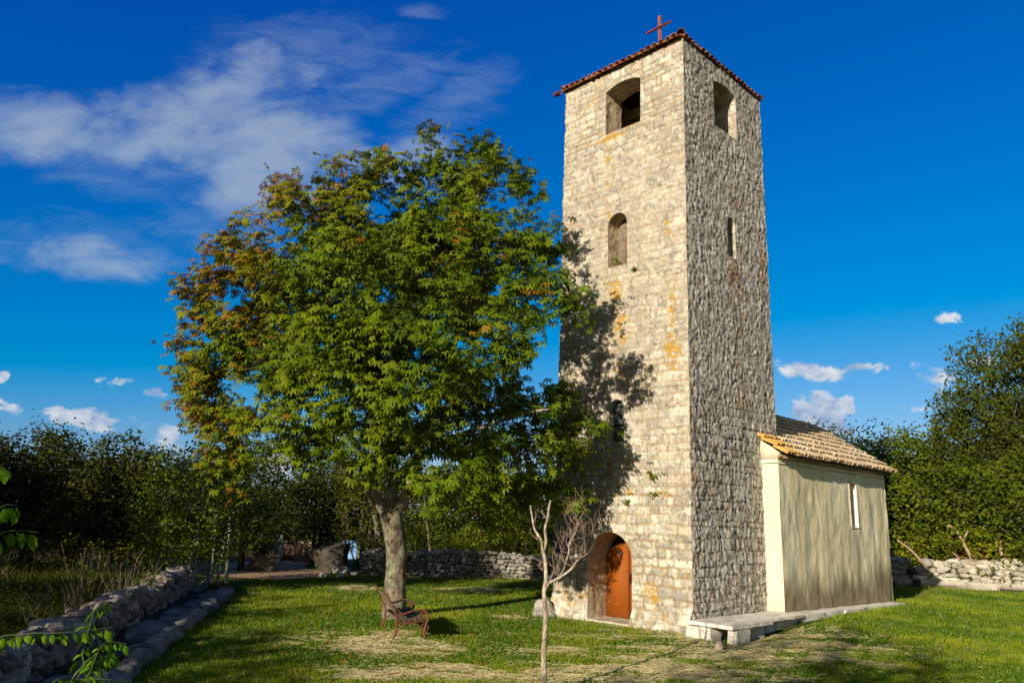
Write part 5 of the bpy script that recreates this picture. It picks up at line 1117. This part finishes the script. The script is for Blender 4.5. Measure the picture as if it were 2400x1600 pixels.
plant('climbing_plant', 'green shoots with drooping oval leaves entering from the left edge above the dry grass', b0, [[b0, b0 + (.1, 0, 1.2), atY(-60, 1290, 5.0), atY(10, 1222, 5.1), atY(88, 1222, 5.2)], [b0, b0 + (.05, 0, 1.3), atY(-70, 1230, 5.0), atY(0, 1165, 5.0), atY(40, 1160, 5.05)], [b0, b0 + (0, .1, 1.5), atY(-80, 1140, 5.0), atY(-10, 1080, 5.0), atY(12, 1062, 5.0)]], 15, .125, FG, seed=3, droop=1.2)
b1 = np.array([-3.9, 6.3, 0.0])
plant('climbing_plant', 'leafy green creeper lying over the wall stones in the lower left corner', b1, [[b1, b1 + (0, 0, .8), atY(-20, 1478, 6.5), atY(60, 1455, 6.6), atY(150, 1452, 6.7), atY(255, 1440, 6.9)],
      [b1, atY(170, 1570, 6.6), atY(190, 1500, 6.8), atY(205, 1440, 7.0), atY(222, 1395, 7.3), atY(250, 1385, 7.5)], [b1, atY(180, 1580, 6.5), atY(215, 1520, 6.6), atY(240, 1475, 6.8), atY(290, 1478, 6.9)], [b1, atY(100, 1590, 6.2), atY(180, 1560, 6.4), atY(285, 1562, 6.5)], [b1, atY(150, 1590, 6.2), atY(230, 1575, 6.3), atY(290, 1560, 6.4)], [b1, atY(180, 1540, 6.6), atY(225, 1515, 6.7), atY(262, 1500, 6.8)]], 26, .125, FG, seed=4, droop=.8)
# small plants rooted in the tower masonry
for k, (a, z, lab, s) in enumerate(((2.05, 8.74, 'tuft of yellow-green weeds on the sill of the niche window', .16), (1.50, 8.45, 'tiny weed on the tower face below right of the niche', .07), (1.02, 3.35, 'leafy weed sprouting from the tower front above the door', .20), (.92, 2.95, 'small weed on the tower front under the leafy one', .11), (1.70, 2.75, 'small yellowish weed on the tower front just above the door arch', .10))):
    p = tower_pt(a, -.02 if k else .12, z); st = []; r = np.random.default_rng(k)
    for _ in range(9): d = tp(a + r.normal(0, s * .9), -.02 - s * .5 * r.random() + (.12 if k == 0 else 0), z + s * r.uniform(-.8, 1.0)); st.append([p, (p + d) / 2 + (0, 0, s * .2), d])
    plant('wall_plant', lab, p, st, 8, .05 if s < .15 else .07, ((.09, .13, .015), (.22, .24, .03)), seed=60 + k, group='weeds rooted in the tower wall', rad=.003)
p = on_ground(600, 1311); ms = MB(); LV = []; r = np.random.default_rng(6)
for _ in range(16): e = np.array([r.normal(0, .38), r.normal(0, .3), 1.0 + r.uniform(0, .45)]); leafy_stem(ms, LV, [(0, 0, .55), e * .5 + (0, 0, .35), e], .012, 9, .16, ((.02, .04, .015), (.07, .10, .05)), r, .2)
ms.build('stem', M['stem'], pt_); build_leaves('leaves', LV, M['oak_green'], pt_)
# saplings and dead stalks in the dry field
for k, (px, py, Y, h, lab) in enumerate(((215, 1312, 15.5, 1.0, 'thin green shoot rising from the dry grass by the dead stalks'), (352, 1318, 18.5, .9, 'leafy green shoot behind the left wall'), (330, 1330, 17.5, .6, 'short leafy shoot behind the left wall'), (385, 1325, 20, .75, 'slim spiky shoot near the far part of the left wall'))):
    b = on_ground(px, py + 70); b[1] = Y; b[0] = atY(px, py, Y)[0]; b[2] = 0; t = atY(px, py - 62, Y) if k == 0 else atY(px, py - 40, Y); r = np.random.default_rng(k); st = [[b, (b + t) / 2 + (r.normal(0, .05), 0, 0), t]] + [[b, b * .4 + t * .6 + (r.normal(0, .3), 0, .0), t + (r.normal(0, .4), 0, -.35)] for _ in range(5)]
    plant('green_shoot', lab, b, st, 26, .07, ((.06, .12, .01), (.15, .21, .02)), seed=80 + k, group='green shoots in the dry field', droop=.1, rad=.008)
for k, (px, Y, lab) in enumerate(((205, 15.8, 'fan of bare dead stalks left of the centre of the dry field'), (283, 17.5, 'bare dead stalks right of the green shoot'), (165, 15.0, 'low dead stalks among the dry grass at the left'), (100, 13.5, 'single curved dead stalks above the dry grass near the left edge'))):
    b = atY(px, 1390, Y); b[2] = 0; r = np.random.default_rng(k + 5); ms = MB(); root = empty('dead_stalks', tuple(b)); tag(root, lab, 'dead stalks', 'dead stalks in the dry field'); hh = (1.5, 1.35, .95, .95)[k]
    for _ in range(13 if k < 3 else 5):
        e = np.array([r.normal(0, .45), r.normal(0, .3), hh * r.uniform(.6, 1)]); q = spline([b, b + e * .5 + r.normal(0, .04, 3), b + e], 10); ms.tube(q, np.linspace(.0075, .003, 10), 4, False)
        for _ in range(3): i = r.integers(4, 9); ms.tube([q[i], q[i] + (e * .12 + r.normal(0, .09, 3)) + (0, 0, .12)], [.004, .002], 4, False)
    adopt(ms.build('stalks', M['dry_stem']), root)
# brushwood and fallen branches behind the right wall
r = np.random.default_rng(31); ms = MB()
for _ in range(420):
    c = np.array([r.uniform(20.2, 26.5), r.uniform(31.5, 34.0), 0]); c[1] = np.interp(c[0], [20, 28], [34.4, 31.0]) + r.uniform(0, 1.0); c[2] = 1.0 + r.random() * .75 * math.sin(min(1, max(0.05, (c[0] - 19.9) / 1.6)) * math.pi / 2); d = unit(np.array([1, -.3 + r.normal(0, .3), r.normal(0, .22)])) * r.uniform(.4, 1.1); ms.tube([c - d, c + r.normal(0, .05, 3), c + d], [.008, .012, .006], 4, False)
for _ in range(160):
    c = np.array([r.uniform(20.2, 26.5), 0, r.uniform(.1, 1.2)]); c[1] = np.interp(c[0], [20, 28], [34.4, 31.0]) + r.uniform(.1, 1.1); d = unit(r.normal(0, 1, 3)) * .7; ms.tube([c - d, c + d], [.02, .012], 4, False)
o = ms.build('brushwood', mat_simple('reddish dead brushwood', (.26, .12, .07), .9, bmp=0)); tag(o, 'heap of reddish brown brushwood lying on the wall at the right edge', 'brushwood')
def fallen(label, pts, rad, seed, side=()):
    ms = MB(); q = spline(np.array(pts), 16); ms.tube(q, np.linspace(rad, rad * .55, 16), 7)
    for i, d in side: ms.tube([q[i], q[i] + np.array(d)], [rad * .6, rad * .4], 6)
    o = ms.build('fallen_branch', mat_simple('bare tan branch', (.42, .29, .18), .9, var=.3)); tag(o, label, 'branch', 'bare branches behind the right wall')
fallen('long bare forked trunk leaning up left out of the bushes behind the right wall', [atY(2240, 1300, 33.9), atY(2228, 1275, 33.9), atY(2212, 1245, 33.8), atY(2198, 1220, 33.7), atY(2178, 1205, 33.6)], .085, 1, ((8, (.45, 0, .62)),))
fallen('cut branch sticking out over the dark wall beside the chapel', [atY(2132, 1312, 33.6), atY(2100, 1270, 33.4), atY(2062, 1240, 33.2)], .07, 2)
fallen('thin branch lying against the middle of the sunlit wall', [atY(2216, 1288, 33.2), atY(2235, 1296, 33.0), atY(2256, 1306, 32.8)], .03, 3)
fallen('small upright stub at the right edge behind the brushwood', [atY(2301, 1275, 33.0), atY(2299, 1255, 33.0), atY(2298, 1240, 33.0)], .06, 4)
fallen('short crooked branch lying behind the left end of the sunlit wall', [atY(2178, 1290, 33.6), atY(2196, 1282, 33.6), atY(2205, 1284, 33.6), atY(2188, 1268, 33.6)], .03, 5)
# vehicle or tarpaulin seen blue between the trunks
p0 = atY(768, 1262, 42); tarp = empty('tarpaulin', (p0[0], 42, 0)); tag(tarp, 'blue tarpaulin cover glimpsed between thin trunks behind the big boulder', 'tarpaulin')
us, vs = np.meshgrid(np.linspace(0, 1, 24), np.linspace(0, 1, 20)); L_ = atY(826, 1262, 42)[0] - p0[0]
top = atY(800, 1238, 42)[2]; xx = us * L_ * 1.05; hh = top * np.sin(np.clip(vs, 0, 1) * math.pi) ** .6 * (1 - .25 * (1 - us) ** 3) + .04 * fbm(np.stack([us * 6, vs * 6, 0 * us], -1).reshape(-1, 3), 1, 3, 2).reshape(us.shape); yy = (vs - .5) * 2.2
id_ = np.arange(24 * 20).reshape(20, 24); F_ = np.stack([id_[:-1, :-1], id_[:-1, 1:], id_[1:, 1:], id_[1:, :-1]], -1).reshape(-1, 4)
mesh('cover', np.stack([xx, yy, hh], -1).reshape(-1, 3), F_, mat_simple('faded blue tarpaulin', (.16, .34, .62), .6, var=.25, scale=3), tarp, smooth=True)
# slim trunks standing between boulder and chestnut
stems = ((742, 1250, 36, .07, 'pale thin trunk left of the boulder'), (790, 1250, 33.5, .05, 'dark leaning thin trunk in front of the blue tarpaulin'), (812, 1250, 33.6, .045, 'second leaning thin trunk before the tarpaulin'), (835, 1255, 34, .05, 'thin trunk right of the tarpaulin'), (862, 1250, 33, .16, 'thick dark trunk left of the chestnut'), (985, 1255, 33, .05, 'thin dark trunk just right of the chestnut trunk'), (1065, 1255, 34, .06, 'thin trunk in the shade right of the chestnut'), (1105, 1255, 34, .05, 'thin trunk in shade halfway to the tower'))
for k, (px, py, Y, rad, lab) in enumerate(stems):
    b = atY(px + 8, py + 90, Y); b[2] = 0; r = np.random.default_rng(k + 90); t = atY(px - 12, py - 130, Y); root = empty('slim_tree', tuple(b)); tag(root, lab, 'tree', 'slim trunks at the wood edge'); V_, F_, C_ = bark_tube(np.array([b + (0, 0, -.1), b * .6 + t * .4 + (r.normal(0, .1), 0, 0), t]), [rad, rad * .8, rad * .5], 8, k, .06, cols=((.10, .08, .06), (.30, .26, .2)) if k else ((.4, .38, .32), (.62, .6, .5)), lichen_amt=.2); adopt(mesh('trunk', V_, F_, M['bark'], None, C_), root)
    cp = t + r.normal(0, 1, (26, 3)) * (.8, .8, .45); P = np.repeat(cp, 26, 0) + r.normal(0, .22, (26 * 26, 3)); V_, F_, C_ = small_leaves(P, unit(r.normal(0, 1, P.shape) + (0, -.5, .5)), r.uniform(.09, .14, len(P)), lerp((.05, .08, .01), (.13, .16, .02), r.random(len(P))), r); adopt(mesh('crown', V_, F_, M['oak_green'], None, C_), root)
# ------------------------------------------------------------------ lawn grass, hay, leaves, dry field
rg = np.random.default_rng(99)
def in_building(x, y):
    a = (x - NC[0]) * LEFT[0] + (y - NC[1]) * LEFT[1]; b = (x - NC[0]) * BACK[0] + (y - NC[1]) * BACK[1]
    return ((a > -.06) & (a < TW) & (b > -.08) & (b < TD)) | ((a > -.93) & (a < CA1) & (b > CB0 - 2) & (b < CB0 + CL - .25)) | ((a > -1.2) & (a < 0) & (b > -.4) & (b < 4)) | ((a > 1.4) & (a < 2.95) & (b > -.12) & (b < .2))
def blades(x, y, z, h, w, cols, r, lean=.45, base_dark=.6, lean_dir=None):
    n = len(x); a = r.uniform(0, 2 * np.pi, n); fa = r.uniform(0, 2 * np.pi, n); b = np.stack([x, y, z], -1); ld = np.stack([np.cos(a), np.sin(a), 0 * a], -1) * (np.abs(r.normal(0, lean, n)))[:, None]
    if lean_dir is not None: ld = ld + np.array(lean_dir)
    s = np.stack([np.cos(fa), np.sin(fa), 0 * fa], -1) * (w / 2)[:, None]; up = np.array([0, 0, 1.]); mid = b + (up * .6 + ld * .35) * h[:, None]; tip = b + (up * 1.0 + ld) * h[:, None]; tip[:, 2] = np.maximum(tip[:, 2], b[:, 2] + h * .25)
    V_ = np.stack([b - s, b + s, mid + s * .8, mid - s * .8, tip], 1).reshape(-1, 3); i = np.arange(n)[:, None] * 5
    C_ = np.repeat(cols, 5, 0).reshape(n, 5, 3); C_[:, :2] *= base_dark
    return V_, [i + np.array([0, 1, 2, 3]), i + np.array([3, 2, 4])], C_.reshape(-1, 3)
def scatter(n, y0, y1, k=.80):
    y = y0 * (y1 / y0) ** rg.random(n); x = (rg.random(n) * 2 - 1) * k * y; return x, y
HAY = [(880, 1478, 110, 24, 1.0), (820, 1470, 60, 12, .6), (985, 1492, 90, 16, .8), (1100, 1552, 330, 20, .9), (1500, 1550, 300, 24, .8), (860, 1555, 140, 18, .7), (1650, 1462, 150, 26, .85), (1800, 1480, 240, 26, .8), (1600, 1510, 260, 22, .75), (1900, 1520, 150, 16, .6), (820, 1352, 55, 6, .9), (1090, 1356, 80, 6, .8), (1370, 1465, 180, 10, .45), (1300, 1500, 200, 14, .5), (700, 1470, 100, 22, .4), (1180, 1420, 60, 6, .5)]
def to_px(x, y, z=0.0):
    pz = z - CAM_Z; c, s = math.cos(PITCH), math.sin(PITCH); d = y * c + pz * s; v = pz * c - y * s; cr, sr = math.cos(ROLL), math.sin(ROLL); return (1200 + FPX * (x * cr + v * sr) / d) / D, (800 - FPX * (-x * sr + v * cr) / d) / D
# hay patches given as places on the lawn: centre, half sizes in metres
HP = []
for px, py, rx, ry, s in HAY:
    c = on_ground(px, py); e = on_ground(px + rx, py); f = on_ground(px, py - ry); HP.append((c[0], c[1], abs(e[0] - c[0]), abs(f[1] - c[1]), s))
def hay_mask(x, y):
    P = np.stack([x, y, 0 * x], -1); m = np.zeros(len(x))
    for cx, cy, rx, ry, s in HP: m = np.maximum(m, s * np.exp(-(((x - cx) / rx) ** 2 + ((y - cy) / ry) ** 2)))
    return m * (.62 + 1.5 * fbm(P * np.array([1, 2.4, 1]), 1.5, 4, 70, .7))
x, y = scatter(600000, 9.0, 35); ok = (wall_side(x, y) > 1.30) & ~in_building(x, y) & ~in_path(x, y) & (y < 33.6 + .0 * x); x, y = x[ok], y[ok]
P = np.stack([x, y, 0 * x], -1); hm = hay_mask(x, y); patch = fbm(P, .7, 4, 20); fine = fbm(P, 3.2, 3, 25)
h = (.045 + .022 * patch + .02 * rg.random(len(x))) * (1 + .15 * (y / 12)); tall = (rg.random(len(x)) < .006); h = np.where(tall, h * 2.4, h); h *= 1 - .45 * np.clip(hm, 0, 1)
w = .0045 + .00038 * y; yel = np.clip(.22 + .9 * patch + .5 * fine + rg.normal(0, .22, len(x)), 0, 1)
c = lerp((.075, .165, .006), (.30, .35, .015), yel); dryb = rg.random(len(x)) < (.07 + .35 * np.clip(hm, 0, 1)); c = np.where(dryb[:, None], lerp((.30, .25, .10), (.42, .36, .17), rg.random(len(x))), c)
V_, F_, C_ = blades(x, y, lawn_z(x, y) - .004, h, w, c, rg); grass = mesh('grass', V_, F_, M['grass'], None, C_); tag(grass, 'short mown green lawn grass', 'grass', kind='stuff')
# cut hay lying on the lawn
x, y = scatter(900000, 9.8, 32); hm = hay_mask(x, y); keep = (rg.random(len(x)) < np.clip((hm - .12) * .72, 0.006, 1)) & ~in_building(x, y) & (wall_side(x, y) > 1.35) & ~in_path(x, y); x, y, hm = x[keep], y[keep], hm[keep]; n = len(x)
a = rg.normal(.15, .9, n); L_ = rg.uniform(.05, .22, n) * np.where(hm > .3, 1, .6); d = np.stack([np.cos(a), np.sin(a), rg.normal(0, .12, n)], -1); s = np.stack([-np.sin(a), np.cos(a), 0 * a + .5], -1) * (.0022 + .00016 * y)[:, None]; z = lawn_z(x, y) + .022 + .045 * rg.random(n) * np.clip(hm * 1.3, .3, 1); p = np.stack([x, y, z], -1); bend = np.stack([-np.sin(a), np.cos(a), 0 * a], -1) * (rg.normal(0, .12, n) * L_)[:, None] + np.array([0, 0, .012])
e0 = p - d * L_[:, None] / 2; e1 = p + d * L_[:, None] / 2; e0[:, 2] = np.maximum(e0[:, 2], .012); e1[:, 2] = np.maximum(e1[:, 2], .012); mdp = p + bend
V_ = np.stack([e0 - s, e0 + s, mdp + s, mdp - s, e1 + s * .6, e1 - s * .6], 1).reshape(-1, 3); i = np.arange(n)[:, None] * 6
c = lerp((.44, .36, .15), (.74, .66, .38), rg.random(n)) * rg.uniform(.8, 1.1, (n, 1)); hay = mesh('hay', V_, [i + np.array([0, 1, 2, 3]), i + np.array([3, 2, 4, 5])], M['straw'], None, np.repeat(c, 6, 0)); tag(hay, 'pale cut hay lying in patches on the lawn', 'hay', kind='stuff')
print('grass', len(P), 'hay', n)
# fallen leaves
x, y = scatter(900, 10, 31); nearT = np.exp(-(((x - TB[0]) / 6) ** 2 + ((y - 16) / 7) ** 2)); keep = (rg.random(len(x)) < .15 + .85 * nearT) & (wall_side(x, y) > 1.1) & ~in_building(x, y); x, y = x[keep], y[keep]; n = len(x)
P = np.stack([x, y, lawn_z(x, y) + .05 + .02 * rg.random(n)], -1); V_, F_, C_ = palmate(P, unit(rg.normal(0, .5, (n, 3)) + (0, 0, 1.2)), rg.uniform(.05, .10, n), lerp((.36, .13, .03), (.20, .09, .03), rg.random(n)), rg, 4); o = mesh('fallen_leaves', V_, F_, M['leaf'], None, C_); tag(o, 'brown chestnut leaves scattered on the lawn', 'fallen leaves', kind='stuff')
# taller tufts at wall feet and in the bench's shade
TUF = []
for (px, py, sx, sy, m, hh) in ((1010, 1452, 25, 8, 26, .20), (1450, 1436, 6, 3, 60, .12), (1640, 1440, 30, 4, 60, .10), (1700, 1422, 110, 4, 120, .12), (2070, 1376, 45, 5, 200, .16), (2110, 1362, 40, 4, 120, .25), (1340, 1432, 60, 3, 120, .09), (1150, 1331, 90, 3, 260, .22), (900, 1330, 70, 3, 200, .2), (580, 1345, 60, 10, 200, .16), (1550, 1455, 40, 3, 120, .10), (2240, 1362, 100, 3, 260, .12), (925, 1408, 22, 3, 90, .10)):
    g_ = np.array([on_ground(px + rg.normal(0, sx), py + rg.normal(0, sy)) for _ in range(m)]); TUF.append(np.c_[g_[:, :2], hh * rg.uniform(.5, 1.3, m)])
T = np.concatenate(TUF); T = T[~in_building(T[:, 0], T[:, 1])]; T = np.repeat(T, 3, 0); T[:, :2] += rg.normal(0, .03, (len(T), 2)); V_, F_, C_ = blades(T[:, 0], T[:, 1], np.full(len(T), .0), T[:, 2], np.full(len(T), .009), lerp((.07, .12, .012), (.26, .26, .06), rg.random(len(T))), rg, .3); o = mesh('tall_grass', V_, F_, M['grass'], None, C_); tag(o, 'longer uncut grass tufts along the walls and in the bench shadow', 'grass', kind='stuff')
# dry field left of the wall
x = -rg.uniform(4, 26, 150000); y = rg.uniform(6, 27, 150000) ** 1.0; ok = (wall_side(x, y) < -.30) & (x > -.80 * y - 1.5); x, y = x[ok], y[ok]; P = np.stack([x, y, 0 * x], -1); dd = -wall_side(x, y)
gr = sstep(-.1, .35, fbm(P, .55, 3, 7) + .35 * sstep(3.2, .8, dd) + .25 * sstep(13, 18, y) + .10); h = (.26 + .18 * fbm(P, .8, 3, 8) + .20 * rg.random(len(x))) * (1 + .5 * sstep(1, 5, dd)); isg = rg.random(len(x)) < gr
c = np.where(isg[:, None], lerp((.06, .09, .012), (.16, .17, .03), rg.random(len(x))), lerp((.27, .20, .11), (.48, .38, .22), rg.random(len(x)))); h = np.where(isg, h * .8, h * 1.25)
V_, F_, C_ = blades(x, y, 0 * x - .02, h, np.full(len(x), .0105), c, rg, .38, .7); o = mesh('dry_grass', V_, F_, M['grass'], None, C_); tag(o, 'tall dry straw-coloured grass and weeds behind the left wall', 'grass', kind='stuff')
n = 5200; x = -rg.uniform(5, 22, n); y = rg.uniform(8, 26, n); ok = (wall_side(x, y) < -.45) & (wall_side(x, y) > -6) & (fbm(np.stack([x, y, 0 * x], -1), .6, 3, 7) + .35 * sstep(3.2, .8, -wall_side(x, y)) > .12); x, y = x[ok], y[ok]; P = np.repeat(np.stack([x, y, rg.uniform(.15, .72, len(x))], -1), 9, 0); P += rg.normal(0, .10, P.shape); V_, F_, C_ = small_leaves(P, unit(rg.normal(0, .6, P.shape) + (0, 0, 1)), rg.uniform(.035, .065, len(P)), lerp((.05, .08, .01), (.15, .17, .025), rg.random(len(P))), rg); o = mesh('weeds', V_, F_, M['oak_green'], None, C_); tag(o, 'low leafy weeds growing along the field side of the left wall', 'weeds', kind='stuff')
